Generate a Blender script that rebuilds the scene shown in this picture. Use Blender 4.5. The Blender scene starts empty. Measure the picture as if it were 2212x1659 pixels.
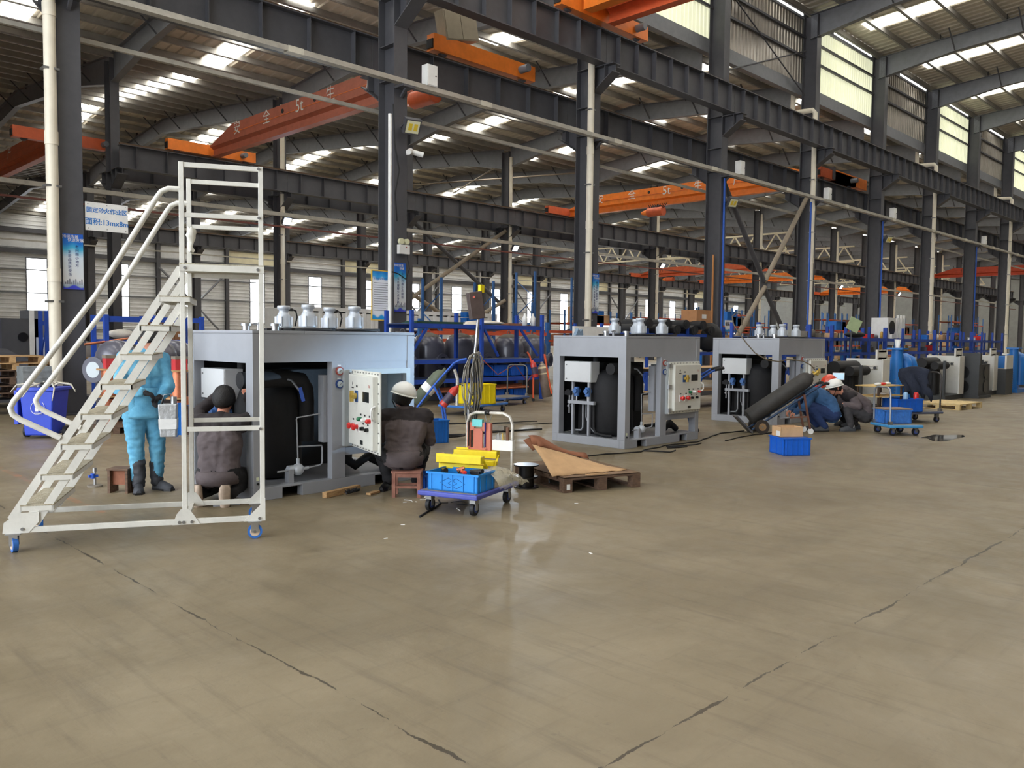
import bpy, bmesh, math, random
from mathutils import Vector, Matrix, noise, Euler
random.seed(7)
D = bpy.data; SC = bpy.context.scene; COL = SC.collection
PI = math.pi
def rad(a): return a*PI/180
# ---------------------------------------------------------------- camera, sky, light, exposure
cam = D.objects.new('camera', D.cameras.new('camera')); COL.objects.link(cam)
_y, _p, _r = rad(45.0), rad(3.158), rad(0.576)
_F = Vector((math.sin(_y)*math.cos(_p), math.cos(_y)*math.cos(_p), -math.sin(_p)))
_r0 = Vector((math.cos(_y), -math.sin(_y), 0)); _u0 = _r0.cross(_F)
_R = math.cos(_r)*_r0 + math.sin(_r)*_u0; _U = -math.sin(_r)*_r0 + math.cos(_r)*_u0
cam.matrix_world = Matrix(((_R.x,_U.x,-_F.x,0),(_R.y,_U.y,-_F.y,0),(_R.z,_U.z,-_F.z,1.6),(0,0,0,1)))
cam.data.sensor_width = 36; cam.data.lens = 1792/2212*36; cam.data.clip_end = 600
SC.camera = cam
W = D.worlds.new('sky'); SC.world = W; W.use_nodes = True
W.node_tree.nodes['Background'].inputs[0].default_value = (0.86, 0.92, 1.0, 1)
W.node_tree.nodes['Background'].inputs[1].default_value = 1.5
vs = SC.view_settings; vs.view_transform = 'Standard'; vs.look = 'None'; vs.exposure = 0.58; vs.gamma = 1; vs.use_curve_mapping = False
SC.cycles.max_bounces = 5; SC.cycles.diffuse_bounces = 4; SC.cycles.glossy_bounces = 3; SC.cycles.transmission_bounces = 4
SC.cycles.transparent_max_bounces = 8; SC.cycles.sample_clamp_indirect = 6; SC.cycles.use_denoising = True; SC.cycles.use_light_tree = False; SC.cycles.adaptive_threshold = .02
SKY_E = 6.5      # how bright the translucent roof lights glow
def area(name, loc, rot, sx, sy, power, col=(1,1,1)):
    l = D.lights.new(name, 'AREA'); l.shape = 'RECTANGLE'; l.size = sx; l.size_y = sy; l.energy = power; l.color = col
    o = D.objects.new(name, l); COL.objects.link(o); o.location = loc; o.rotation_euler = rot; return o
# daylight from the tall open gate at the end of the nave (behind the camera's left shoulder)
area('gate_daylight', (-15.5, 6, 6.5), (0, -PI/2, 0), 13, 22, 3000, (0.90, 0.95, 1.0))
# ---------------------------------------------------------------- helpers
def lin(c): return tuple((v/255/12.92 if v/255 <= .04045 else ((v/255+.055)/1.055)**2.4) for v in c)
MATS = {}
def mat(name, c, rough=.6, metal=0., var=.06, scale=4., bump=0., bscale=40., emit=0., ecol=None, alpha=1., c2=None, coat=0., trans=0., spec=.5, stretch=None):
    if name in MATS: return MATS[name]
    m = D.materials.new(name); m.use_nodes = True; nt = m.node_tree; b = nt.nodes['Principled BSDF']
    b.inputs['Roughness'].default_value = rough; b.inputs['Metallic'].default_value = metal
    b.inputs['Specular IOR Level'].default_value = spec
    L = lin(c)
    if var > 0 or c2:
        tc = nt.nodes.new('ShaderNodeTexCoord'); no = nt.nodes.new('ShaderNodeTexNoise'); mx = nt.nodes.new('ShaderNodeMix'); mx.data_type = 'RGBA'
        no.inputs['Scale'].default_value = scale; no.inputs['Detail'].default_value = 5; no.inputs['Roughness'].default_value = .65
        src = tc.outputs['Object']
        if stretch:
            mp = nt.nodes.new('ShaderNodeMapping'); mp.inputs['Scale'].default_value = stretch; nt.links.new(src, mp.inputs[0]); src = mp.outputs[0]
        nt.links.new(src, no.inputs['Vector'])
        rp = nt.nodes.new('ShaderNodeValToRGB'); rp.color_ramp.elements[0].position = .32; rp.color_ramp.elements[1].position = .68
        nt.links.new(no.outputs['Fac'], rp.inputs[0]); nt.links.new(rp.outputs[0], mx.inputs['Factor'])
        lo = lin(c2) if c2 else tuple(v*(1-var*2) for v in L); hi = L if c2 else tuple(min(1, v*(1+var*2)) for v in L)
        mx.inputs['A'].default_value = (*lo, 1); mx.inputs['B'].default_value = (*hi, 1)
        nt.links.new(mx.outputs['Result'], b.inputs['Base Color'])
    else: b.inputs['Base Color'].default_value = (*L, 1)
    if bump > 0:
        n2 = nt.nodes.new('ShaderNodeTexNoise'); n2.inputs['Scale'].default_value = bscale; n2.inputs['Detail'].default_value = 4
        t2 = nt.nodes.new('ShaderNodeTexCoord'); nt.links.new(t2.outputs['Object'], n2.inputs['Vector'])
        bp = nt.nodes.new('ShaderNodeBump'); bp.inputs['Strength'].default_value = bump; bp.inputs['Distance'].default_value = .02
        nt.links.new(n2.outputs['Fac'], bp.inputs['Height']); nt.links.new(bp.outputs[0], b.inputs['Normal'])
    if emit > 0:
        b.inputs['Emission Color'].default_value = (*lin(ecol or c), 1); b.inputs['Emission Strength'].default_value = emit
    if alpha < 1: b.inputs['Alpha'].default_value = alpha
    if coat: b.inputs['Coat Weight'].default_value = coat; b.inputs['Coat Roughness'].default_value = .15
    if trans: b.inputs['Transmission Weight'].default_value = trans
    if emit > 0 and emit < 50: m.cycles.emission_sampling = 'NONE'
    MATS[name] = m; return m
class MB:
    def __init__(s): s.v = []; s.f = []; s.m = []; s.s = []; s.cur = 0; s.T = None
    def _a(s, vs, fs, smooth=False):
        n = len(s.v)
        if s.T is not None: vs = [s.T @ Vector(p) for p in vs]
        s.v += [tuple(p) for p in vs]
        for f in fs: s.f.append([i+n for i in f]); s.m.append(s.cur); s.s.append(smooth)
        return s
    def mi(s, i): s.cur = i; return s
    def hexa(s, p):   # 8 points: bottom 4 ccw, top 4 ccw
        return s._a(p, [(3,2,1,0),(4,5,6,7),(0,1,5,4),(1,2,6,5),(2,3,7,6),(3,0,4,7)])
    def box(s, a, b):
        x0,y0,z0 = (min(a[i],b[i]) for i in range(3)); x1,y1,z1 = (max(a[i],b[i]) for i in range(3))
        return s.hexa([(x0,y0,z0),(x1,y0,z0),(x1,y1,z0),(x0,y1,z0),(x0,y0,z1),(x1,y0,z1),(x1,y1,z1),(x0,y1,z1)])
    def cbox(s, c, d, rz=0, R=None):
        h = Vector(d)/2; R = R or Matrix.Rotation(rz, 3, 'Z'); c = Vector(c)
        return s.hexa([c + R @ Vector((x*h.x, y*h.y, z*h.z)) for x,y,z in ((-1,-1,-1),(1,-1,-1),(1,1,-1),(-1,1,-1),(-1,-1,1),(1,-1,1),(1,1,1),(-1,1,1))])
    def bar(s, p, q, w, h, up=(0,0,1)):
        p = Vector(p); q = Vector(q); d = (q-p).normalized(); up = Vector(up)
        if abs(d.dot(up)) > .98: up = Vector((1,0,0))
        x = d.cross(up).normalized()*w/2; z = x.cross(d).normalized()*h/2
        return s.hexa([p-x-z, p+x-z, q+x-z, q-x-z, p-x+z, p+x+z, q+x+z, q-x+z])
    def cyl(s, p, q, r, r2=None, n=12, cap=True):
        p = Vector(p); q = Vector(q); r2 = r if r2 is None else r2; d = (q-p).normalized()
        a = d.orthogonal().normalized(); b = d.cross(a)
        c1 = [p + (a*math.cos(2*PI*i/n) + b*math.sin(2*PI*i/n))*r for i in range(n)]
        c2 = [q + (a*math.cos(2*PI*i/n) + b*math.sin(2*PI*i/n))*r2 for i in range(n)]
        s._a(c1+c2, [(i,(i+1)%n,n+(i+1)%n,n+i) for i in range(n)], True)
        if cap: s._a(c1, [tuple(reversed(range(n)))]); s._a(c2, [tuple(range(n))])
        return s
    def tube(s, pts, r, n=6, closed=False, cap=True):
        pts = [Vector(p) for p in pts]; N = len(pts); rs = r if isinstance(r, (list,tuple)) else [r]*N; rings = []; pa = None
        for i in range(N):
            if closed: d = pts[(i+1)%N]-pts[i-1]
            else: d = pts[min(i+1,N-1)]-pts[max(i-1,0)]
            d = d.normalized() if d.length > 1e-9 else Vector((0,0,1))
            a = d.orthogonal().normalized() if pa is None else (pa - d*pa.dot(d))
            a = a.normalized() if a.length > 1e-6 else d.orthogonal().normalized(); pa = a; b = d.cross(a)
            rings += [pts[i] + (a*math.cos(2*PI*k/n) + b*math.sin(2*PI*k/n))*rs[i] for k in range(n)]
        fs = []; M = N if closed else N-1
        for i in range(M):
            j = (i+1) % N
            fs += [(i*n+k, i*n+(k+1)%n, j*n+(k+1)%n, j*n+k) for k in range(n)]
        s._a(rings, fs, True)
        if cap and not closed: s._a(rings[:n], [tuple(reversed(range(n)))]); s._a(rings[-n:], [tuple(range(n))])
        return s
    def lathe(s, prof, n=16, c=(0,0,0), R=None, smooth=True):
        c = Vector(c); R = R or Matrix.Identity(3); vs = []
        for r, z in prof: vs += [c + R @ Vector((r*math.cos(2*PI*k/n), r*math.sin(2*PI*k/n), z)) for k in range(n)]
        fs = []
        for i in range(len(prof)-1): fs += [(i*n+k, i*n+(k+1)%n, (i+1)*n+(k+1)%n, (i+1)*n+k) for k in range(n)]
        s._a(vs, fs, smooth); N = len(prof)
        if prof[0][0] > 1e-4: s._a(vs[:n], [tuple(reversed(range(n)))])
        if prof[-1][0] > 1e-4: s._a(vs[-n:], [tuple(range(n))])
        return s
    def ball(s, c, r, n=10, m=7):
        r = (r,r,r) if not isinstance(r, (tuple,list)) else r; c = Vector(c)
        vs = []; fs = []
        for i in range(m+1):
            t = PI*i/m
            vs += [c + Vector((r[0]*math.sin(t)*math.cos(2*PI*k/n), r[1]*math.sin(t)*math.sin(2*PI*k/n), -r[2]*math.cos(t))) for k in range(n)]
        for i in range(m): fs += [(i*n+k, i*n+(k+1)%n, (i+1)*n+(k+1)%n, (i+1)*n+k) for k in range(n)]
        return s._a(vs, fs, True)
    def prism(s, pts, axis, a0, a1):   # 2-D outline extruded along axis x/y/z
        f = {'x': lambda u,v,w: (w,u,v), 'y': lambda u,v,w: (u,w,v), 'z': lambda u,v,w: (u,v,w)}[axis]; n = len(pts)
        vs = [f(u,v,a0) for u,v in pts] + [f(u,v,a1) for u,v in pts]
        return s._a(vs, [tuple(reversed(range(n))), tuple(range(n,2*n))] + [(i,(i+1)%n,n+(i+1)%n,n+i) for i in range(n)])
    def frame(s, x0, x1, z0, z1, t, y0, y1):   # rectangular frame in the xz plane
        s.box((x0,y0,z0),(x1,y1,z0+t)); s.box((x0,y0,z1-t),(x1,y1,z1)); s.box((x0,y0,z0+t),(x0+t,y1,z1-t)); return s.box((x1-t,y0,z0+t),(x1,y1,z1-t))
    def sheet(s, grid, smooth=True):
        n = len(grid[0]); vs = [p for row in grid for p in row]
        return s._a(vs, [(i*n+j, i*n+j+1, (i+1)*n+j+1, (i+1)*n+j) for i in range(len(grid)-1) for j in range(n-1)], smooth)
    def mesh(s, name, mats):
        me = D.meshes.new(name); me.from_pydata(s.v, [], s.f)
        for m in (mats if isinstance(mats, (list,tuple)) else [mats]): me.materials.append(m)
        me.polygons.foreach_set('material_index', s.m); me.polygons.foreach_set('use_smooth', s.s)
        bm = bmesh.new(); bm.from_mesh(me); bmesh.ops.recalc_face_normals(bm, faces=bm.faces); bm.to_mesh(me); bm.free()
        me.update(); return me
    def build(s, name, mats, parent=None, loc=None, rz=0, bevel=0, solid=0):
        o = obj(name, s.mesh(name, mats), parent, loc, rz)
        if solid: md = o.modifiers.new('thick', 'SOLIDIFY'); md.thickness = solid; md.offset = 0
        if bevel: md = o.modifiers.new('bevel', 'BEVEL'); md.width = bevel; md.segments = 2; md.limit_method = 'ANGLE'; md.angle_limit = .7
        return o
def obj(name, me, parent=None, loc=None, rz=0):
    o = D.objects.new(name, me); COL.objects.link(o)
    if parent: o.parent = parent
    if loc is not None: o.location = loc
    if rz: o.rotation_euler = (0,0,rz)
    return o
def tag(o, label=None, cat=None, group=None, kind=None):
    if label: o['label'] = label
    if cat: o['category'] = cat
    if group: o['group'] = group
    if kind: o['kind'] = kind
    return o
def thing(name, label, cat, loc=(0,0,0), rz=0, group=None):
    o = D.objects.new(name, None); COL.objects.link(o); o.location = loc; o.rotation_euler = (0,0,rz); o.empty_display_size = .1
    return tag(o, label, cat, group)
def struct(name, mb, m, loc=None):
    return tag(mb.build(name, m, None, loc), kind='structure')
def dup(root, loc=None, rz=None, label=None, group=None):
    kids = [(c, list(c.children)) for c in root.children]
    r = root.copy(); COL.objects.link(r)
    if loc is not None: r.location = loc
    if rz is not None: r.rotation_euler = (0,0,rz)
    if label: r['label'] = label
    if group: r['group'] = group
    for c, gs in kids:
        k = c.copy(); COL.objects.link(k); k.parent = r
        for g in gs: q = g.copy(); COL.objects.link(q); q.parent = k
    return r
def text(name, s, size, m, parent, loc, rot, align='CENTER', ext=.001, valign='CENTER', bold=0):
    cu = D.curves.new(name, 'FONT'); cu.body = s; cu.size = size; cu.align_x = align; cu.align_y = valign; cu.extrude = ext; cu.offset = bold; cu.resolution_u = 2
    t = D.objects.new(name, cu); me = D.meshes.new_from_object(t); me.name = name; D.objects.remove(t)
    me.materials.clear(); me.materials.append(m)
    o = obj(name, me, parent, loc); o.rotation_euler = rot; return o
FACE_Y = (PI/2, 0, 0)          # lettering that faces -Y
FACE_X = (PI/2, 0, -PI/2)      # lettering that faces -X
# ---------------------------------------------------------------- materials
steel  = mat('dark grey paint', (80,80,85), .55, .0, .05, 3)
steel2 = mat('mid grey paint', (122,124,130), .5, .1, .05, 3)
sheetm = mat('roof sheet', (206,200,188), .55, .1, .05, 1.5)
purlm  = mat('galvanised purlin', (158,156,152), .5, .3, .06, 2)
wallm  = mat('wall sheet', (222,223,224), .6, .1, .05, 1)
clerm  = mat('clerestory metal', (166,160,152), .35, .5, .08, 1.2)
lucid  = mat('translucent sheet', (232,234,206), .5, 0, .05, 2, emit=.42, ecol=(236,238,205))
skym   = mat('skylight sheet', (255,252,240), .5, 0, 0, emit=SKY_E, ecol=(255,252,243))
winm   = mat('window glow', (255,255,255), .3, 0, 0, emit=5.0, ecol=(245,250,255))
pipem  = mat('cream plastic pipe', (226,218,200), .45, 0, .04, 2)
conduit= mat('galvanised trunking', (176,172,162), .45, .3, .08, 3)
black  = mat('black rubber', (26,26,29), .6, 0, .1, 12, bump=.15)
gloss  = mat('glossy black', (20,20,22), .3, 0, 0)
white  = mat('white paint', (232,232,230), .45, 0, .03, 5)
chrome = mat('bright steel', (190,192,196), .28, .9, .04, 8)
bolt   = mat('zinc bolt', (150,150,150), .35, .8, 0)
copper = mat('copper', (196,120,88), .4, .6, .1, 10)
orange = mat('crane orange', (206,96,56), .45, 0, .06, 3)
orange2= mat('fresh crane orange', (240,130,44), .45, 0, .06, 3)
blue   = mat('rack blue', (36,74,168), .5, 0, .08, 4)
blue2  = mat('upright blue', (52,100,160), .5, 0, .08, 4)
bblue  = mat('plastic blue', (26,110,200), .42, 0, .05, 6)
rust   = mat('rack beam orange', (214,92,58), .5, 0, .08, 4)
wood   = mat('raw timber', (208,172,124), .75, 0, .1, 6, c2=(168,128,84), stretch=(1,8,8))
woodd  = mat('weathered timber', (118,92,72), .8, 0, .1, 8, c2=(78,60,50), stretch=(1,6,6))
card   = mat('cardboard', (204,166,124), .85, 0, .05, 6)
cardd  = mat('dark cardboard', (142,90,64), .85, 0, .05, 6)
machg  = mat('machine grey paint', (160,163,170), .42, .05, .03, 2, coat=.15)
ladderm= mat('ladder paint', (214,212,204), .5, 0, .05, 5, bump=.1, bscale=60)
screen = mat('dark screen', (38,42,44), .15, 0, 0)
redm   = mat('signal red', (214,38,36), .35, 0, 0, coat=.3)
greenm = mat('signal green', (20,110,70), .35, 0, 0, coat=.3)
yellow = mat('bright yellow plastic', (238,214,20), .45, 0, .04, 5)
tankm  = mat('tank grey', (92,92,104), .3, .1, .05, 4, coat=.3)
dust   = mat('dusty grey', (128,120,108), .85, 0, .12, 5)
# ---------------------------------------------------------------- the building
ORD = ['first','second','third','fourth','fifth','sixth','seventh','eighth','ninth','tenth']
Y1, Y2, Y3, Y4 = 18.03, 38.1, 65.7, 93.3
XE = 166.0; X0 = 5.47
def cx(n): return X0 + 8*n
def floor_mat():
    m = D.materials.new('polished concrete'); m.use_nodes = True; nt = m.node_tree; N = nt.nodes; K = nt.links; b = N['Principled BSDF']
    tc = N.new('ShaderNodeTexCoord'); P = tc.outputs['Object']
    def nz(sc, det=6, rough=.6, st=None, dist=0):
        n = N.new('ShaderNodeTexNoise'); n.inputs['Scale'].default_value = sc; n.inputs['Detail'].default_value = det; n.inputs['Roughness'].default_value = rough; n.inputs['Distortion'].default_value = dist
        if st: mp = N.new('ShaderNodeMapping'); mp.inputs['Scale'].default_value = st[:3]; mp.inputs['Rotation'].default_value = (0,0,st[3]); K.new(P, mp.inputs[0]); K.new(mp.outputs[0], n.inputs['Vector'])
        else: K.new(P, n.inputs['Vector'])
        return n.outputs['Fac']
    def ramp(v, a, c, ca=(0,0,0), cc=(1,1,1)):
        r = N.new('ShaderNodeValToRGB'); e = r.color_ramp.elements; e[0].position = a; e[1].position = c; e[0].color = (*ca,1); e[1].color = (*cc,1); K.new(v, r.inputs[0]); return r.outputs[0]
    def mix(f, A, B, mode='MIX'):
        x = N.new('ShaderNodeMix'); x.data_type = 'RGBA'; x.blend_type = mode
        for k, v in (('Factor',f),('A',A),('B',B)):
            if isinstance(v, (int,float)): x.inputs[k].default_value = v
            elif isinstance(v, tuple): x.inputs[k].default_value = (*v,1)
            else: K.new(v, x.inputs[k])
        return x.outputs['Result']
    def M(op, a, c=None):
        x = N.new('ShaderNodeMath'); x.operation = op
        for i, v in enumerate((a,c)):
            if v is None: continue
            if isinstance(v, (int,float)): x.inputs[i].default_value = v
            else: K.new(v, x.inputs[i])
        return x.outputs[0]
    base = mix(ramp(nz(.35, 7, .6), .35, .68), lin((116,104,82)), lin((136,123,99)))
    base = mix(ramp(nz(.9, 6, .7, None, .6), .45, .8), base, lin((148,135,111)))
    base = mix(M('MULTIPLY', ramp(nz(1.6, 5, .7, (6,.5,1,rad(38))), .52, .75), .5), base, lin((84,74,60)))
    base = mix(M('MULTIPLY', ramp(nz(1.2, 5, .7, (.5,7,1,rad(-20))), .55, .78), .4), base, lin((92,82,67)))
    base = mix(M('MULTIPLY', ramp(nz(14, 4, .7), .62, .75), .35), base, lin((78,68,55)))
    sx = N.new('ShaderNodeSeparateXYZ'); K.new(P, sx.inputs[0])
    wob = M('MULTIPLY', M('SUBTRACT', nz(1.1, 8, .75), .5), .16)
    def crack(c, at, w):
        d = M('ABSOLUTE', M('ADD', M('SUBTRACT', c, at), wob)); return M('LESS_THAN', d, w)
    wn = M('MULTIPLY', ramp(nz(2.3, 3), .42, .62), .011)
    for c, at in ((sx.outputs[0], 2.03), (sx.outputs[1], 1.885), (sx.outputs[0], 10.3), (sx.outputs[1], 10.2), (sx.outputs[0], 18.4)):
        base = mix(M('MULTIPLY', crack(c, at, wn), .85), base, lin((48,40,30)))
    # faded orange floor marking beside the first bay
    d1 = M('LESS_THAN', M('ABSOLUTE', M('SUBTRACT', sx.outputs[0], 2.62)), .035); d2 = M('GREATER_THAN', sx.outputs[1], 7.8)
    base = mix(M('MULTIPLY', M('MULTIPLY', M('MULTIPLY', d1, d2), ramp(nz(5,5), .42, .62)), .5), base, lin((176,110,74)))
    K.new(base, b.inputs['Base Color'])
    b.inputs['Roughness'].default_value = .5; K.new(ramp(nz(2.2, 5), .3, .75, (.34,)*3, (.6,)*3), b.inputs['Roughness'])
    bp = N.new('ShaderNodeBump'); bp.inputs['Strength'].default_value = .12; bp.inputs['Distance'].default_value = .01; K.new(nz(30,5), bp.inputs['Height']); K.new(bp.outputs[0], b.inputs['Normal'])
    return m
fm = MB(); fm._a([(-16,-6.2,0),(XE,-6.2,0),(XE,Y4+.4,0),(-16,Y4+.4,0)], [(0,1,2,3)])
struct('floor', fm, floor_mat())
def corr(mb, u0, u1, pitch, fn):   # trapezoid ribs; fn(u, depth) -> row of points
    u = u0; rows = []
    while u < u1:
        for du, d in ((0,0),(.5,0),(.6,1),(.85,1),(.95,0)): rows.append(fn(min(u+du*pitch,u1), d))
        u += pitch
    mb.sheet(rows, False)
# far long wall with horizontal siding, window bays left open
def wall_back():
    holes = [(cx(n)+3, cx(n)+5) for n in range(2,20)]
    m = MB()
    def strip(x0, x1, z0, z1): corr(m, z0, z1, .42, lambda z, d: [(x0, Y4-.05*d, z), (x1, Y4-.05*d, z)])
    strip(-2.5, XE, 0, 3.0); strip(-2.5, XE, 9.2, 14.6)
    e = -2.5
    for a, b in holes: strip(e, a, 3.0, 9.2); e = b
    strip(e, XE, 3.0, 9.2)
    w = struct('wall_back', m, wallm)
    g = MB()
    for z in (9.55, 11.6): g.box((-2.5,Y4-.45,z),(XE,Y4-.2,z+.5)); 
    for z in (2.0, 5.6, 7.9): g.box((-2.5,Y4-.25,z),(XE,Y4-.12,z+.12))
    bandm = mat('pale band sheet', (236,228,196), .6, 0, .04, 1)
    for i, z in enumerate((9.55, 11.6)):
        MB().box((-2.5,Y4-.45,z),(XE,Y4-.2,z+.45)).build('girt_beam', steel, w)
    for z in (2.0, 5.6, 7.9): MB().box((-2.5,Y4-.25,z),(XE,Y4-.12,z+.12)).build('girt', steel2, w)
    for n in range(2, 19):
        if n % 3 != 0: MB().box((cx(n)+.4,Y4-.1,10.15),(cx(n)+7.6,Y4-.06,11.5)).build('band_panel', bandm if n % 2 else wallm, w)
    post = MB().box((-.2,-.5,0),(.2,-.46,14)).box((-.2,-.16,0),(.2,-.12,14)).box((-.02,-.46,0),(.02,-.16,14)).mesh('wall_post', steel)
    for n in range(1, 20): obj('wall_post', post, w, (cx(n), Y4, 0))
    fr = MB().frame(-1,1,0,6.2,.1,-.08,.04).mesh('window_frame', steel2)
    gl = MB().box((-.9,0,.1),(.9,.02,6.1)).mesh('pane', winm); bar = MB()
    for k in range(1,5): bar.box((-.9,-.03,.1+k*1.2),(.9,.0,.14+k*1.2))
    bm_ = bar.mesh('glazing_bar', steel2)
    for i, (a, b) in enumerate(holes):
        o = tag(obj('window_%d' % (i+1), fr, None, ((a+b)/2, Y4, 3.0)), kind='structure'); obj('pane', gl, o); tag(obj('glazing_bar', bm_, o), kind='stuff')
    # rod braces crossing the wall bays
    br = MB()
    brm = MB().cyl((0,0,1),(8,0,9),.12,n=8).mesh('brace', steel2); brn = MB().cyl((8,0,1),(0,0,9),.12,n=8).mesh('brace', steel2)
    for n in (4, 8, 11, 14): obj('brace', brm, w, (cx(n), Y4-.6, 0)); obj('brace', brn, w, (cx(n), Y4-.75, 0))
wall_back()
struct('wall_right', MB().box((XE,-6.2,0),(XE+.2,Y4+.3,18.5)), mat('end wall sheet', (150,152,150), .6, .1, .05, 1))
struct('wall_left', MB().box((-2.7,18.5,0),(-2.5,Y4+.3,15)), wallm)
struct('wall_front', MB().box((-16,-6.3,0),(XE,-6.1,18.5)), mat('side wall sheet', (120,116,108), .6, .1, .05, 1))
# roofs: sheet, purlins, skylights, rafters
def roof(name, ya, yb, za, zb, zr, yr, xa, xb, nfirst, sky_skip=0, raft=True, rb=.85, skylen=None):
    def z(y): return za + (zr-za)*(y-ya)/(yr-ya) if y < yr else zr + (zb-zr)*(y-yr)/(yb-yr)
    m = MB()
    for y0, y1 in ((ya,yr),(yr,yb)):
        corr(m, xa, xb, .5, lambda x, d, y0=y0, y1=y1: [(x,y0,z(y0)-.05*d),(x,y1,z(y1)-.05*d)])
    c = struct(name, m, sheetm)
    y = ya + .35
    while y < yb:
        zz = z(y)-.06
        MB().box((xa,y-.035,zz-.24),(xb,y+.035,zz)).box((xa,y,zz-.26),(xb,y+.1,zz-.24)).build('purlin', purlm, c); y += 1.5
    n = nfirst
    while cx(n)+4 < xb-4:
        for y0, y1 in ((ya+1.2, yr-1.0),(yr+1.0, yb-1.2)):
            if skylen: y1 = min(y1, y0+skylen)
            if y1-y0 > 1.5:
                x = cx(n)+4; MB().hexa([(x-.55,y0,z(y0)-.085),(x+.55,y0,z(y0)-.085),(x+.55,y1,z(y1)-.085),(x-.55,y1,z(y1)-.085),(x-.55,y0,z(y0)-.065),(x+.55,y0,z(y0)-.065),(x+.55,y1,z(y1)-.065),(x-.55,y1,z(y1)-.065)]).build('skylight_panel', skym, c)
        n += 1
    if raft:
        me = MB()
        def t(y): return z(y)-.32
        ys = [(ya+.3, rb+.35), (ya+4, rb), (yr-.01, rb), (yr+.01, rb), (yb-4, rb), (yb-.3, rb+.35)]
        for (p, hp), (q, hq) in zip(ys, ys[1:]):
            me.hexa([(-.012,p,t(p)-hp),(.012,p,t(p)-hp),(.012,q,t(q)-hq),(-.012,q,t(q)-hq),(-.012,p,t(p)),(.012,p,t(p)),(.012,q,t(q)),(-.012,q,t(q))])
            for off in (0,1):
                a = t(p)-hp*off; b_ = t(q)-hq*off
                me.hexa([(-.15,p,a-.02),(.15,p,a-.02),(.15,q,b_-.02),(-.15,q,b_-.02),(-.15,p,a),(.15,p,a),(.15,q,b_),(-.15,q,b_)])
        me = me.mesh('rafter', steel2)
        stay = MB(); y = ya+2.6; k = 0
        while y < yb-2:
            stay.bar((-.02,y,t(y)-rb+.05),(-1.0,y,t(y)+.12),.05,.05); stay.box((-.06,y+.7,t(y)),(.06,y+.75,t(y)+.25)); y += 3
        stay = stay.mesh('fly_brace', steel)
        n = nfirst
        while cx(n) < xb: obj('rafter', me, c, (cx(n),0,0)); tag(obj('fly_brace', stay, c, (cx(n),0,0)), kind='stuff'); n += 1
    return c
roof('ceiling', 18.5, Y2, 13.9, 13.9, 14.75, 28.2, -2.5, XE, 0)
roof('ceiling.001', Y2, Y3, 13.9, 13.9, 15.2, 52, -2.5, XE, 1)
roof('ceiling.002', Y3, Y4+.3, 13.9, 13.7, 15.1, 79.5, -2.5, XE, 2)
roof('ceiling.003', -6.2, 18.4, 16.95, 16.95, 17.8, 6, -16, XE, -2, rb=.75)
# clerestory above the first column row: ribbed sheets, every second bay translucent
cl = MB(); cl.box((-2.5,18.36,16.5),(XE,18.5,16.95)); cl.box((-2.5,18.36,13.0),(XE,18.62,13.55))
C0 = struct('wall_clerestory', cl, steel2)
for n in range(-1, 20):
    m = MB(); corr(m, cx(n), cx(n+1), .27, lambda x, d: [(x,18.44-.035*d,13.55),(x,18.44-.035*d,16.5)])
    m.build('ribbed_panel', lucid if n % 2 == 0 else clerm, C0)
for z in (14.75, 15.65): MB().box((-2.5,18.3,z),(XE,18.4,z+.1)).build('girt', steel, C0)
gapm = mat('daylight gap', (255,255,255), .5, 0, 0, emit=4)
for n in range(2, 10):
    if n % 2: MB().box((cx(n)+3.6,18.35,16.62),(cx(n)+7.7,18.36,16.72)).build('daylight_gap', gapm, C0)
    else: MB().box((cx(n)+3.0,18.35,16.66),(cx(n)+7.6,18.36,16.74)).build('daylight_gap', gapm, C0)
# ---- steel columns (web in the Y direction, flanges facing the aisle)
def colmesh(h, w=.42, d=.66, t=.03):
    fl_ = MB().box((-w/2,-t/2,0),(w/2,t/2,h)).mesh('flange', steel)
    wb = MB().box((-.012,-d/2,0),(.012,d/2,h)).mesh('web', steel)
    return fl_, wb, d
bp_ = MB().box((-.32,-.45,0),(.32,.45,.03)).mesh('base_plate', steel)
def column(label, x, y, me, stiff, corb, group=None):
    fl_, wb, d = me
    c = thing('steel_column', label, 'column', (x,y,0), 0, group)
    obj('flange', fl_, c, (0,-d/2,0)); obj('flange', fl_, c, (0,d/2,0)); obj('web', wb, c); obj('base_plate', bp_, c)
    for z in stiff: obj('stiffener', stm, c, (0,0,z))
    for k, (sgn, z) in enumerate(corb):
        o = obj('corbel', cbm, c, (0, sgn*d/2, z)); o.rotation_euler = (0,0,0 if sgn < 0 else PI)
    return c
stm = MB().box((-.2,-.31,0),(.2,.31,.02)).mesh('stiffener', steel)
cb = MB()   # corbel reaching to -Y from the flange: web, top plate, diagonal lower flange
cb.prism([(0,-.75),(0,0),(-.8,0),(-.8,-.22)], 'x', -.012, .012); cb.box((-.21,-.85,0),(.21,0,.03))
cb.hexa([(-.21,0,-.78),(.21,0,-.78),(.21,-.82,-.25),(-.21,-.82,-.25),(-.21,0,-.75),(.21,0,-.75),(.21,-.82,-.22),(-.21,-.82,-.22)])
cb.box((-.2,-.5,-.4),(.2,-.48,0)); cbm = cb.mesh('corbel', steel)
M1c = colmesh(16.6)
r1lab = ['dark steel column with the white hot-work area sign and blue slogan banner', 'dark steel column behind the first machine carrying emergency lamp and notices',
 'dark steel column with cream pipe and small blue banner behind the second machine', 'dark steel column with thin blue conduit above the third machine',
 'steel column with cream pipe right of the leaning brace tubes', 'steel column with blue conduit behind the white cabinets', 'steel column with cream pipe above the blue tanks',
 'steel column with blue conduit above the far workbenches', 'rightmost steel column with a cream pipe']
R1 = []
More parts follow.
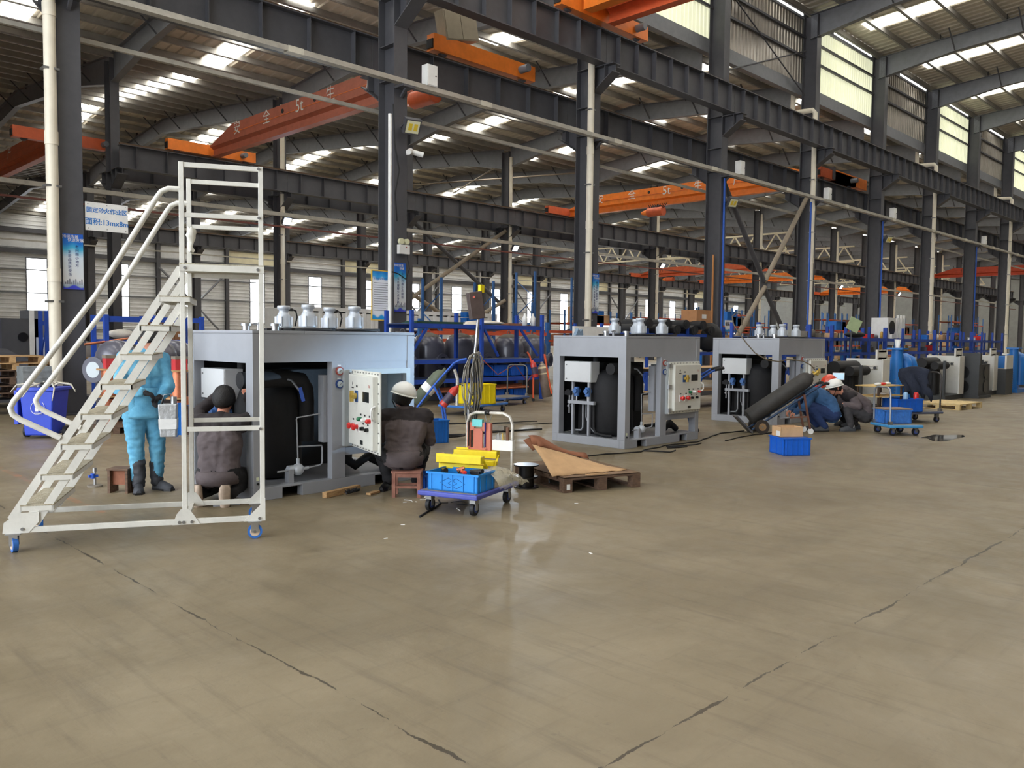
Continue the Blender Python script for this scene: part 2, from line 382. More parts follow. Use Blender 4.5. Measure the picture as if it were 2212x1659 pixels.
for n in range(0, 9):
    R1.append(column(r1lab[n], cx(n), Y1, M1c, (8.3, 9.2, 10.43), ((-1,10.4),(1,8.61)), 'columns along the main aisle'))
for n in (-2, -1, 9, 10, 11): column('steel column of the aisle row out of sight', cx(n), Y1, M1c, (), ((-1,10.4),(1,8.61)), 'columns along the main aisle, unseen')
M2c = colmesh(13.4, .38, .6)
for n in range(1, 20): column('steel column in the middle row behind the racks', cx(n), Y2, M2c, (8.6,), ((-1,8.65),(1,8.65)), 'middle row columns')
M3c = colmesh(13.4, .5, .8)
for n in range(2, 20): column('steel column in the distant row before the window wall', cx(n), Y3, M3c, (), ((-1,8.65),), 'distant row columns')
# ---- crane runway beams, one per bay
def runway(h, nst, w=.4):
    a = dict(web=MB().box((0,-.01,.03),(7.98,.01,h-.03)).mesh('web', steel), bot=MB().box((0,-w/2,0),(7.98,w/2,.03)).mesh('flange', steel),
             top=MB().box((0,-w/2,h-.03),(7.98,w/2,h)).mesh('flange', steel), rail=MB().box((0,-.04,h),(8,.04,h+.1)).box((0,-.09,h),(8,.09,h+.02)).mesh('rail', mat('rusty rail', (98,76,56), .7, .3, .1, 8)),
             st=MB().box((-.01,-w/2+.02,.03),(.01,w/2-.02,h-.03)).mesh('stiffener', steel))
    a['n'] = nst; return a
def place_runway(a, x, y, z, label, group):
    t = thing('crane_runway_beam', label, 'beam', (x,y,z), 0, group)
    obj('web', a['web'], t); obj('flange', a['bot'], t); obj('flange', a['top'], t); obj('rail', a['rail'], t)
    for k in range(a['n']): obj('stiffener', a['st'], t, (8*(k+.5)/a['n'],0,0))
rwA = runway(1.05, 8); rwB = runway(1.0, 6)
for n in range(-2, 12): place_runway(rwA, cx(n), 17.3, 10.43, 'high crane runway beam with stiffener plates above the main aisle', 'high runway beams over the aisle')
for n in range(0, 14): place_runway(rwB, cx(n), 18.95, 8.66, 'lower crane runway beam on the far side of the aisle columns', 'runway beams behind the aisle columns')
for n in range(1, 18): place_runway(rwB, cx(n), 37.35, 8.7, 'crane runway beam on the near side of the middle columns', 'runway beams before the middle row')
for n in range(1, 18): place_runway(rwB, cx(n), 38.9, 8.45, 'crane runway beam on the far side of the middle columns', 'runway beams behind the middle row')
for n in range(2, 19): place_runway(rwB, cx(n), 64.85, 8.7, 'crane runway beam of the distant column row', 'distant runway beams')
# ---- lattice trusses of the far hall
tr = MB()
for k in range(11):
    y = k*2.3; tr.bar((0,y,0),(0,y+1.15,1.7),.12,.12); tr.bar((0,y+1.15,1.7),(0,y+2.3,0),.12,.12)
tr.bar((0,0,0),(0,25.3,0),.16,.16); tr.bar((0,0,1.7),(0,25.3,1.7),.16,.16); trm = tr.mesh('lattice_truss', mat('cream tube', (214,206,180), .6, 0, .04, 2))
for k in range(5): tag(obj('lattice_truss', trm, None, (cx(9)+16*k, Y2+1.2, 10.6)), '%s cream lattice roof truss down the second hall' % ORD[k], 'truss', 'lattice trusses of the far hall')
# ---- drain pipes
cpm_ = MB().cyl((0,0,0),(0,0,.25),.122,n=14).mesh('coupling', pipem); dbm_ = MB().box((-.14,-.1,0),(.14,.13,.04)).mesh('bracket', bolt)
def drain(x, y, z1, label, elbow, g):
    t = thing('drain_pipe', label, 'pipe', (x,y,0), 0, g)
    MB().cyl((0,0,.05),(0,0,z1),.11,n=14).build('pipe', pipem, t)
    for z in (2.6, 5.2, 7.6): obj('coupling', cpm_, t, (0,0,z))
    for z in (2.2, 4.4, 6.6, 9.0): obj('bracket', dbm_, t, (0,0,z))
    if elbow: MB().tube([(0,0,z1-.05),(0,0,z1+.85),(0,.12,z1+1.0),(0,1.0,z1+1.05),(0,1.1,z1+1.2),(0,1.1,z1+1.95)],.11,n=12).build('elbow', pipem, t)
    return t
pl = ['thick cream drain pipe at the left edge beside the signed column', 'cream drain pipe running up between first and second machines', 'cream drain pipe right of the crossed brace tubes', 'cream drain pipe behind the blue tanks', 'cream drain pipe at the far right column']
for i, n in enumerate((0,2,4,6,8)): drain(cx(n)-.36, Y1-.42, 11.2, pl[i], True, 'aisle drain pipes')
for n in range(2, 16, 2): drain(cx(n)-.1, Y2-.45, 13.0, '%s slim cream drain pipe of the middle row counted from the left' % ORD[n//2-1], False, 'drain pipes of the middle row')
# ---- trunking, hanger rods and service pipes
t = thing('cable_trunking', 'long galvanised cable trunking slung along the aisle columns', 'trunking', (0,17.42,8.1))
MB().box((-2,-.1,0),(100,.1,.12)).build('tray', conduit, t); sp = MB().box((0,-.11,-.01),(.4,.11,.13)).mesh('joint_plate', mat('splice plate', (206,202,188), .5, .2, .04, 5))
for k in range(14): obj('joint_plate', sp, t, (-2+k*6,0,0))
for n in range(0, 10): MB().bar((cx(n),.25,-.25),(cx(n),-.02,0),.06,.06).box((cx(n)-.2,-.1,-.06),(cx(n)+.2,.3,0)).build('bracket', steel, t)
tag(MB().box((-2,-.04,-.04),(100,.04,.05)).build('power_busbar', conduit, None, (0,18.4,7.55)), 'thin busbar rail hung below the cable trunking', 'busbar')
for y, z, m, s in ((37.1,7.55,conduit,.09),(37.05,6.95,mat('dull red pipe', (112,62,54), .6, 0, .05, 5),.04),(64.5,8.0,conduit,.05)):
    tag(MB().box((0,-s,-s),(150,s,s)).build('service_pipe', m, None, (0,y,z)), {7.55:'pale trunking along the middle row of columns', 6.95:'thin red pipe below the pale trunking of the middle row', 8.0:'thin dark pipe along the distant column row'}[z], 'pipe')
# ---- wall boxes and lamps on the aisle columns
jb = MB().box((-.17,-.12,0),(.17,.12,.55)).mesh('housing', white); jd = MB().box((-.155,-.135,.02),(.155,-.12,.53)).mesh('door', white); jk = MB().cyl((.1,-.135,.27),(.1,-.15,.27),.02,n=8).mesh('lock', black)
for n, lb in ((1,'white junction box on the trunking at the column behind the first machine'),(3,'white junction box on the trunking near the blue conduit column'),(4,'white junction box right of the crossed brace tubes'),(5,'white junction box above the white cabinets'),(7,'white junction box on the far right stretch of trunking')):
    t = thing('junction_box', lb, 'junction box', (cx(n)+.75,17.42,8.22), 0, 'junction boxes on the trunking'); obj('housing', jb, t); d_ = obj('door', jd, t); obj('lock', jk, d_)
ledoff = mat('unlit lamp glass', (226,224,190), .2, 0, 0)
def flood(x, y, z, rz, label, g, lit=False, grp=None):
    t = thing('floodlight', label, 'floodlight', (x,y,z), rz, grp)
    h = MB(); T = Matrix.Rotation(rad(32),4,'X'); h.T = T
    h.box((-.22,-.1,-.2),(.22,.06,.2)).build('housing', steel, t)
    q = MB(); q.T = T; q.box((-.18,-.115,-.16),(.18,-.1,.16)).build('glass', ledon if lit else ledoff, t)
    q = MB(); q.T = T
    if not lit: q.box((-.12,-.12,-.09),(-.02,-.115,.09)).box((.03,-.12,-.09),(.13,-.115,.09)).build('led_chip', mat('led chip', (226,196,60), .4, 0, 0), t)
    MB().tube([(-.24,0,0),(-.26,.1,-.05),(0,.3,-.1),(.26,.1,-.05),(.24,0,0)],.018,n=6).build('yoke', steel, t); return t
ledon = mat('lit lamp', (255,255,255), .2, 0, 0, emit=60, ecol=(205,228,255))
flood(cx(1)+.15,17.42,7.1,rad(-15),'unlit floodlight clamped to the column behind the first machine',0,grp='aisle floodlights')
flood(cx(3)+.25,17.45,7.1,rad(-20),'unlit floodlight on the column with the blue conduit',0,grp='aisle floodlights')
flood(cx(5)+.25,17.45,7.1,rad(-20),'unlit floodlight on the column above the white cabinets',0,grp='aisle floodlights')
fl_lab = ['glaring floodlight beside the rolling ladder', 'glaring floodlight above the blue rack uprights', 'glaring floodlight between the second and third machines', 'glaring floodlight where the brace tubes meet', 'small lit floodlight right of the brace tubes', 'faintest lit floodlight farthest down the hall']
for i in range(6):
    x = cx(2+2*i)-.15
    t = flood(x, 37.2, 7.3, 0, fl_lab[i], 0, True, 'lit floodlights on the middle row')
    l = D.lights.new('floodlight_beam', 'SPOT'); l.energy = 900; l.spot_size = rad(120); l.color = (.8,.9,1); l.shadow_soft_size = .2
    o = D.objects.new('floodlight_beam', l); COL.objects.link(o); o.location = (x, 36.9, 7.2); o.rotation_euler = (rad(-48)+PI/2-PI/2, 0, 0); o.rotation_euler = (rad(-50),0,0)
# ---- brace tubes
def brace(p, q, r, label, m=steel2, g=None):
    o = MB().cyl(p, q, r, n=10).build('brace_tube', m); return tag(o, label, 'brace', g)
bt = mat('dusty tube', (150,138,122), .6, .1, .08, 4)
a, b = cx(3)+.3, cx(4)-.3; mz = 4.05
brace((a,18.0,8.2),((a+b)/2,18.0,mz+.15),.11,'dark brace tube slanting down from the blue conduit column',steel)
brace((b,17.95,8.2),((a+b)/2,17.95,mz+.15),.11,'dusty brace tube slanting down from the piped column',bt)
brace(((a+b)/2,17.95,mz-.1),(a,17.95,.3),.11,'dusty lower brace tube running down behind the third machine',bt)
brace(((a+b)/2,18.0,mz-.1),(b,18.0,.3),.11,'dark lower brace tube running down right of the third machine',steel)
tag(MB().box((-.3,-.02,-.3),(.3,.02,.3)).build('gusset_plate', steel, None, ((a+b)/2,18.0,mz)), 'steel gusset plate where the brace tubes meet', 'plate')
a, b = cx(3)+.2, cx(4)-.2
for p, q, lb, mm in (((a,38.1,8.4),(b,38.1,3.6),'dark upper brace of the middle row',steel),((a,38.0,3.8),(b,38.0,8.4),'dusty brace tube rising across the middle row',bt),((a,38.1,4.2),(b,38.1,.4),'dusty lower brace of the middle row behind the racks',bt),((b,38.0,4.0),(a,38.0,.4),'lower crossing brace of the middle row',bt)):
    brace(p, q, .12, lb, mm)
# thin wire braces under the clerestory
for p, q, lb in (((29.7,18.2,16),(37.2,18.2,13.0),'thin rod brace crossing the clerestory bay'),((37.2,18.2,15),(30.5,18.2,12.6),'thin rod brace rising to the piped column')): brace(p, q, .03, lb, steel)
for p, q, lb in (((37.6,38.0,13),(45,52,13.4),'tan cross rod under the second roof'),((45.3,38.2,13.3),(37.8,52,12.9),'crossing tan rod under the second roof')): brace(p, q, .05, lb, bt)
# blue and orange conduits down the columns
for n, lb in ((3,'bright blue conduit running down the column above the third machine'),(4,'blue conduit beside the cream pipe column'),(5,'blue conduit on the column above the white cabinets'),(7,'blue conduit on a column above the far benches')):
    tag(MB().cyl((0,0,.1),(0,0,8.0),.045,n=8).build('conduit', mat('conduit blue', (40,92,190), .4, 0, 0), None, (cx(n)-.05 if n != 4 else cx(n)-.5,17.62,0)), lb, 'conduit')
tag(MB().cyl((0,0,.1),(0,0,5.0),.04,n=8).build('conduit', mat('conduit tan', (190,128,70), .5, 0, 0), None, (cx(3)-.3,17.9,0)), 'tan pipe beside the bright blue conduit', 'conduit')
tag(MB().cyl((0,0,.0),(0,0,7.2),.05,n=10).build('conduit', white, None, (cx(1)-.7,17.2,0)), 'white pole rising behind the first machine', 'pole')
# ---------------------------------------------------------------- overhead cranes
whitep = mat('lettering white', (235,232,226), .6, 0, 0)
def crane(x, y0, y1, z, label, m, m2, letters=True, grp=None, hoist=None, clen=4.2, endc=(1,1), taper=True):
    t = thing('bridge_crane', label, 'crane', (x,0,z), 0, grp)
    b = MB(); h = 1.1; w = .24
    ta = 2.2 if taper else .01
    prof = [(y0+.3,.45),(y0+.3+ta,h),(y1-.3-ta,h),(y1-.3,.45)]
    for (ya,ha),(yb,hb) in zip(prof, prof[1:]):
        b.hexa([(-w,ya,.42),(w,ya,.42),(w,yb,.42),(-w,yb,.42),(-w,ya,ha+.02),(w,ya,ha+.02),(w,yb,hb+.02),(-w,yb,hb+.02)])
    b.build('box_girder', m, t)
    MB().prism([(-w,.44),(-.07,.32),(-.07,.06),(-.17,.04),(-.17,0),(.17,0),(.17,.04),(.07,.06),(.07,.32),(w,.44)], 'y', y0+.3, y1-.3).build('lower_track', m, t)
    MB().box((-w-.015,y0+2.6,.70),(-w,y1-2.6,.72)).build('seam', m2, t)
    for yy, on in ((y0,endc[0]),(y1,endc[1])):
        if not on: continue
        e = MB().box((-clen/2,yy-.16,.08),(clen/2,yy+.16,.55)).build('end_carriage', m2, t)
        for s in (-1,1):
            MB().cyl((s*(clen/2-.45),yy-.06,.14),(s*(clen/2-.45),yy+.06,.14),.15,n=14).build('wheel', steel, e)
            MB().box((s*clen/2-.04,yy-.13,.14),(s*clen/2+.04,yy+.13,.4)).build('buffer', black, e)
        MB().cyl((clen/2-.7,yy-.2,.3),(clen/2-.7,yy-.55,.3),.12,n=12).build('drive_motor', steel2, e)
    if letters:
        L = y1-y0
        for k, (ch, f) in enumerate((('安',.84),('全',.70),('5t',.56),('生',.44),('产',.30))):
            text('lettering', ch, .62 if ch != '5t' else .72, whitep, t, (-w-.02, y0+L*f, .82), FACE_X)
        for f in (.63,.5): MB().cyl((-w-.02,y0+L*f,.86),(-w,y0+L*f,.86),.09,n=12).build('port_hole', black, t)
    else:
        MB().box((-w-.012,y1-3.4,.55),(-w,y1-3.34,.95)).build('slot', black, t); MB().box((-w-.012,y1-3.7,.55),(-w,y1-3.64,.95)).build('slot', black, t)
    if hoist:
        hb = MB().cyl((-.3,hoist-.6,-.38),(-.3,hoist+.5,-.38),.28,n=16).build('hoist_drum', orange, t)
        MB().cyl((-.3,hoist+.5,-.38),(-.3,hoist+1.0,-.38),.22,.1,n=16).build('hoist_motor', orange2, t)
        MB().box((-.25,hoist-.3,-.12),(.2,hoist+.3,.02)).build('trolley', steel, t)
        for k in range(5):
            pts = [(-.3+.02*k,hoist-.5-.05*k,.1+.2*math.cos(a)-.4*(.3+.15*k)*math.sin(a)) for a in [PI*i/8 for i in range(9)]]
            MB().tube([(-.42,hoist-.9+.09*i+.15*k,.05-.5*math.sin(PI*i/8)*(.6+.1*k)) for i in range(9)],.022,n=5).build('festoon_cable', black, hb)
    return t
crane(17.6, 18.95, 37.35, 9.76, 'orange-red five tonne bridge crane above the rolling ladder', mat('shaded crane orange', (186,106,82), .5, 0, .06, 3), orange2, hoist=21.5, grp='bridge cranes')  # girder orange dulled and browned: its shade is put into the colour
crane(42.5, 18.95, 37.35, 9.76, 'bright orange five tonne bridge crane above the second machine', orange2, orange, hoist=30.0, grp='bridge cranes')
crane(11.9, 38.9, 64.8, 9.55, 'orange bridge crane at the left edge beyond the middle columns', orange, orange, grp='bridge cranes')
crane(88.0, 38.9, 64.8, 9.55, 'orange-red bridge crane between the lit floodlights', orange, orange, letters=False, hoist=60, grp='bridge cranes')
crane(113., 18.95, 37.35, 9.76, 'distant red bridge crane at the right edge', mat('crane red', (196,74,44), .5, 0, .06, 3), orange, letters=False, grp='bridge cranes')
crane(104., 38.9, 64.8, 9.55, 'distant orange bridge crane behind the crossed braces', orange2, orange, letters=False, grp='bridge cranes')
crane(140., 38.9, 64.8, 9.55, 'farthest orange bridge crane deep in the second hall', orange2, orange, letters=False, grp='bridge cranes')
cn = crane(21.3, -5, 17.3, 11.62, 'orange double crane riding the high runway over the aisle', orange, orange2, letters=False, grp='bridge cranes', clen=4.4, taper=False)
q = MB().box((-1.35,-4.7,.1),(-.95,17.0,.85)).build('second_girder', orange2, cn)
MB().box((-.9,16.9,.5),(.9,17.25,.9)).cyl((-.6,16.7,.6),(-.6,16.1,.6),.17,n=14).build('drive_unit', orange, cn)
# control cabinet perched on the near end carriage of the first crane
t = thing('control_cabinet', 'grey control cabinet tilted on the end carriage of the orange crane', 'cabinet', (16.6,18.95,10.36), 0)
b = MB(); b.T = Matrix.Rotation(rad(-12),4,'Y'); b.box((-.65,-.17,0),(.65,.2,.85)).build('housing', mat('cabinet beige', (168,158,138), .5, 0, .04, 3), t)
b = MB(); b.T = Matrix.Rotation(rad(-12),4,'Y'); b.box((-.6,-.19,.04),(-.01,-.17,.81)).build('door', mat('cabinet beige', (0,0,0)), t); b = MB(); b.T = Matrix.Rotation(rad(-12),4,'Y'); b.box((.01,-.19,.04),(.6,-.17,.81)).build('door', MATS['cabinet beige'], t)
# smaller carriage parked further along the same runway
t = thing('crane_carriage', 'small orange end carriage parked on the runway beyond the brace tubes', 'carriage', (44.0,18.95,9.76))
MB().box((-2.0,-.16,.08),(2.0,.16,.62)).build('beam', orange2, t); MB().box((-2.3,-.2,.1),(-2.0,.2,.7)).build('junction', steel, t)
# ---------------------------------------------------------------- signs, banners and notices
def grad(name, stops, axis=2, h=1.0, z0=0.):
    m = D.materials.new(name); m.use_nodes = True; nt = m.node_tree; b = nt.nodes['Principled BSDF']; b.inputs['Roughness'].default_value = .45
    tc = nt.nodes.new('ShaderNodeTexCoord'); sx = nt.nodes.new('ShaderNodeSeparateXYZ'); nt.links.new(tc.outputs['Object'], sx.inputs[0])
    wv = nt.nodes.new('ShaderNodeTexWave'); wv.inputs['Scale'].default_value = 1.2; wv.inputs['Distortion'].default_value = 2; nt.links.new(tc.outputs['Object'], wv.inputs['Vector'])
    k = nt.nodes.new('ShaderNodeMath'); k.operation = 'MULTIPLY_ADD'; k.inputs[1].default_value = .05; nt.links.new(wv.outputs['Fac'], k.inputs[0])
    mp = nt.nodes.new('ShaderNodeMapRange'); mp.inputs[1].default_value = z0; mp.inputs[2].default_value = z0+h; nt.links.new(sx.outputs[axis], mp.inputs[0]); nt.links.new(mp.outputs[0], k.inputs[2])
    r = nt.nodes.new('ShaderNodeValToRGB'); e = r.color_ramp.elements
    while len(e) < len(stops): e.new(.5)
    for el, (p, c) in zip(e, stops): el.position = p; el.color = (*lin(c),1)
    nt.links.new(k.outputs[0], r.inputs[0]); nt.links.new(r.outputs[0], b.inputs['Base Color']); return m
sblue = mat('sign blue', (28,116,196), .5, 0, 0); navy = mat('print navy', (36,52,120), .5, 0, 0); greyp = mat('print grey', (120,124,136), .5, 0, 0)
t = thing('warning_sign', 'white sign with blue characters for the hot-work area on the left column', 'sign', (6.13,17.72,3.66))
MB().box((-.41,-.012,0),(.41,0,.56)).build('panel', white, t, bevel=.004)
text('lettering', '固定动火作业区', .112, sblue, t, (0,-.014,.40), FACE_Y, bold=.002); text('lettering', '面积:13mx8m', .145, sblue, t, (0,-.014,.17), FACE_Y, bold=.002)
for x, z in ((-.36,.52),(0,.52),(.36,.52),(-.36,.04),(0,.04),(.36,.04)): MB().cyl((x,-.012,z),(x,-.018,z),.01,n=8).build('screw', bolt, t)
MB().box((-.5,0,.25),(-.41,.03,.3)).build('bracket', steel, t)
bstops = [(0,(60,70,190)),(.07,(64,76,196)),(.09,(150,170,190)),(.2,(226,228,230)),(.62,(214,228,240)),(.76,(70,180,220)),(.86,(30,120,210)),(1,(34,96,200))]
def banner(x, z, w, h, label, cols, head, curl=0):
    t = thing('slogan_banner', label, 'banner', (x,17.665,z), 0, 'slogan banners on the columns')
    MB().box((-w/2,-.006,0),(w/2,0,h)).build('panel', grad('banner print', bstops, 2, h), t)
    text('heading', head[0], w*.2, whitep, t, (-w*.12,-.008,h*.945), FACE_Y); text('heading', head[1], w*.2, whitep, t, (w*.14,-.008,h*.885), FACE_Y)
    for k, s in enumerate(cols):
        for i, ch in enumerate(s): text('character', ch, h*.062, navy, t, ((.19-.36*k)*w,-.008,h*(.77-.1*k)-i*h*.068), FACE_Y)
    for k in range(9): MB().box((-w*.42+k*w*.1,-.007,h*.09),(-w*.36+k*w*.1,-.006,h*(.13+.03*((k*7)%3)))).build('skyline', greyp, t)
    return t
banner(cx(0)-.0, 2.47, .37, 1.08, 'blue and white slogan banner on the left column', ('老问题小地方','常是品质致使伤'), ('持续改善','快速发展'))
banner(cx(1)-.02, 2.27, .38, 1.28, 'slogan banner on the column behind the first machine', ('多点沟通少点抱怨','多点理解少点争执'), ('持续改善','快速'))
banner(cx(2)+.08, 2.45, .34, 1.32, 'slogan banner on the piped column behind the second machine', ('安全生产质量第一','人人有责精益求精'), ('持续改善','快速发展'))
t = thing('notice_board', 'framed white notice sheet beside the column behind the first machine', 'notice', (12.72,17.5,2.02))
MB().frame(-.31,.31,0,1.28,.025,-.02,.01).build('frame', mat('frame yellow', (226,186,70), .5, 0, 0), t)
MB().box((-.29,-.012,.02),(.29,-.002,1.26)).build('sheet', grad('notice print', [(0,(24,140,220)),(.1,(40,160,230)),(.14,(232,236,246)),(.84,(232,236,246)),(.9,(60,170,235)),(1,(24,130,215))], 2, 1.26), t)
text('heading', '车间安全管理规程', .062, sblue, t, (0,-.014,1.06), FACE_Y)
for k in range(13):
    wd = .2 if k % 3 == 2 else .24; MB().box((-.24,-.0135,.95-k*.058),(-.24+wd*2-.02*(k%2),-.012,.963-k*.058)).build('text_line', greyp, t)
t = thing('emergency_light', 'white twin-lamp emergency light above the column banner', 'emergency light', (cx(1)+.03,17.6,3.78))
MB().box((-.17,-.07,0),(.17,.05,.24)).build('housing', white, t, bevel=.008)
for s in (-1,1): MB().cyl((s*.09,.0,.24),(s*.09,.0,.27),.015,n=8).build('stalk', white, t); MB().cyl((s*.09,-.07,.33),(s*.09,.02,.33),.075,n=14).build('lamp_head', MATS['unlit lamp glass'], t)
MB().box((.03,-.075,.16),(.07,-.07,.19)).build('indicator', mat('red dot', (160,70,60), .4, 0, 0), t)
t = thing('area_sign', 'small white zone placard hanging right of the blue conduit column', 'sign', (28.9,17.3,2.0))
MB().box((-.28,-.01,0),(.28,0,.46)).build('panel', grad('placard print', [(0,(30,120,190)),(.2,(60,150,210)),(.26,(232,234,234)),(1,(236,238,238))], 2, .46), t)
text('lettering', '组装区', .17, gloss, t, (0,-.012,.3), FACE_Y, bold=.004)
t.location = (29.85,17.55,1.95)
MB().box((-.02,0,-1.95),(.02,.03,.4)).build('post', blue, t, (.32,0.02,0))
for x in (13.42, 13.66):
    t = thing('hazard_sticker', 'small hazard triangle placard on the column behind the first machine' if x < 13.5 else 'smaller hazard placard at the right edge of the column', 'sign', (x,17.66,1.62)); s_ = .12 if x < 13.5 else .07
    MB().box((-s_,-.005,-.1),(s_,0,.12)).build('panel', white, t); MB().prism([(-s_*.6,-.05),(s_*.6,-.05),(0,.07)],'y',-.008,-.005).build('triangle', mat('hazard amber', (230,170,50), .5, 0, 0), t)
t = thing('camera_sensor', 'white twin security camera on the column behind the first machine', 'camera', (cx(1)+.2,17.5,6.45))
MB().box((-.02,0,-.05),(.02,.25,.05)).build('bracket', white, t); MB().cyl((-.02,-.02,0),(.24,-.22,-.08),.07,n=12).build('body', white, t); MB().cyl((-.02,-.02,.02),(-.2,-.15,-.06),.07,n=12).build('body', white, t)
# cables looping off the columns
def cable(name, pts, r, m, label, n=5, cat='cable', grp=None):
    return tag(MB().tube(pts, r, n=n).build(name, m), label, cat, grp)
cable('hanging_cable', [(cx(1)-.3,17.6,7.6),(cx(1)-.33,17.5,6.6),(cx(1)-.22,17.45,5.9),(cx(1)-.35,17.45,5.3),(cx(1)-.25,17.5,4.6)], .02, black, 'black cable dangling beside the column behind the first machine')
cable('hanging_cable', [(cx(1)+.15,17.6,3.8),(cx(1)+.2,17.55,3.4),(cx(1)+.05,17.5,3.12),(cx(1)-.2,17.5,3.25),(cx(1)-.5,17.55,3.32)], .015, black, 'thin lamp cable sagging across the slogan banner')
# ---------------------------------------------------------------- rolling platform ladder
def rolling_ladder():
    t = thing('platform_ladder', 'pale grey rolling platform ladder with handrails in the left foreground', 'ladder', (1.70,6.80,0), math.atan2(-.469,.883))
    Wd = .72; s = .036
    for a in (1.14, 1.715):
        for b in (0, Wd): MB().box((a-s/2,b-s/2,.14),(a+s/2,b+s/2,2.905)).build('post', ladderm, t, bevel=.003)
    for b in (0, Wd):
        for z, h in ((2.885,.036),(2.51,.034),(.875,.036)): MB().box((1.14,b-.012,z-h/2),(1.715,b+.012,z+h/2)).build('guard_rail', ladderm, t, bevel=.002)
    for z in (2.885, 2.51, 1.0): MB().box((1.70,0,z-.016),(1.73,Wd,z+.016)).build('end_rail', ladderm, t)
    MB().box((1.12,-.02,2.12),(1.735,Wd+.02,2.145)).build('platform', mat('tread plate', (176,170,150), .6, .2, .1, 20, bump=.4, bscale=90), t)
    for b in (-.022, Wd+.002): MB().box((1.12,b,2.085),(1.735,b+.02,2.135)).build('platform_channel', ladderm, t)
    for a, z in ((1.16,2.11),(1.69,2.11),(1.70,2.51),(1.70,2.885),(1.70,.87),(1.13,.16),(1.10,.16),(1.19,.16),(.03,.17),(1.69,.16)):
        MB().cyl((a,-.03,z),(a,-.02,z),.012,n=8).build('bolt', bolt, t)
    for b in (0, Wd):
        MB().box((-.05,b-.016,.14),(1.73,b+.016,.18)).build('base_rail', ladderm, t, bevel=.002)
        MB().prism([(-.1,.14),(.07,.14),(.14,.22),(.14,.29),(.0,.29),(-.09,.22)],'y',b-.02,b-.016).build('gusset', ladderm, t)
        MB().prism([(1.05,.14),(1.25,.14),(1.2,.22),(1.17,.26),(1.11,.26),(1.08,.22)],'y',b-.022,b-.018).build('gusset', ladderm, t)
        MB().prism([(1.57,.14),(1.735,.14),(1.735,.32),(1.70,.32),(1.70,.27)],'y',b-.022,b-.018).build('gusset', ladderm, t)
        MB().bar((-.045,b,.24),(1.13,b,2.11),.055,.012,(0,1,0)).build('stringer', ladderm, t); MB().bar((.11,b,.2),(1.13,b,1.83),.055,.012,(0,1,0)).build('stringer', ladderm, t)
        MB().tube([(1.13,b,2.70),(1.05,b,2.70),(1.00,b,2.675),(.96,b,2.615),(.55,b,1.90),(.06,b,1.20),(-.01,b,1.11),(-.035,b,1.06),(-.02,b,1.01),(.03,b,.97),(.29,b,.83)],.021,n=10).build('handrail', ladderm, t)
    for a in (0.0, 1.14, 1.715): MB().box((a-.016,0,.14),(a+.016,Wd,.17)).build('cross_rail', ladderm, t)
    tread = mat('grit tread', (186,178,158), .75, 0, .1, 20, c2=(150,140,116), bump=.5, bscale=80)
    st = MB().box((-.22,-.02,.035),(0,Wd+.02,.045)).mesh('tread', tread); sf = MB().box((-.012,-.02,0),(0,Wd+.02,.036)).box((-.22,-.02,0),(-.208,Wd+.02,.036)).box((-.22,-.02,0),(0,-.012,.036)).box((-.22,Wd+.012,0),(0,Wd+.02,.036)).mesh('tread_edge', ladderm)
    for k in range(8):
        a, z = .237+.1368*k, .30+.2215*k; o = obj('step', st, t, (a,0,z)); obj('tread_edge', sf, o)
    cw = mat('castor blue', (48,108,190), .45, 0, .03, 6); cream = mat('castor cream', (206,184,160), .5, 0, 0)
    for a, b in ((-.03,0),(1.655,0),(1.655,Wd),(-.03,Wd)):
        c = MB().box((a-.05,b-.045,.13),(a+.05,b+.045,.14)).box((a-.028,b-.026,.05),(a+.028,b-.02,.13)).box((a-.028,b+.02,.05),(a+.028,b+.026,.13)).build('castor_fork', chrome, t)
        ang = 0 if a > 1 else 1
        d = Vector((0,.018,0)) if not ang else Vector((.016,.008,0)); p = Vector((a,b,.056))
        MB().cyl(p-d,p+d,.056,n=20).build('castor_tyre', cw, c); MB().cyl(p-d*1.1,p+d*1.1,.038,n=16).build('castor_rim', cream, c); MB().cyl(p-d*1.5,p+d*1.5,.012,n=8).build('axle', bolt, c)
    return t
rolling_ladder()
rg = MB(); rows = []
for i in range(9):
    z = 2.62-.20*i/8; w = .022+.016*math.sin(PI*min(1,i/5)); rows.append([(w*math.cos(2*PI*k/9)*(1+.35*math.sin(k*2.2+i*.9))+.006*math.sin(i*1.7), w*.8*math.sin(2*PI*k/9), z+.012*math.sin(k*2.1+i)) for k in list(range(9))+[0]])
rg.sheet(rows)
tag(rg.build('rag', mat('white rag', (226,224,216), .9, 0, .06, 10), None, (1.70+1.155*.883+.70*.469, 6.80-1.155*.469+.70*.883, -.12)), 'crumpled white rag tied to the far ladder post', 'rag')
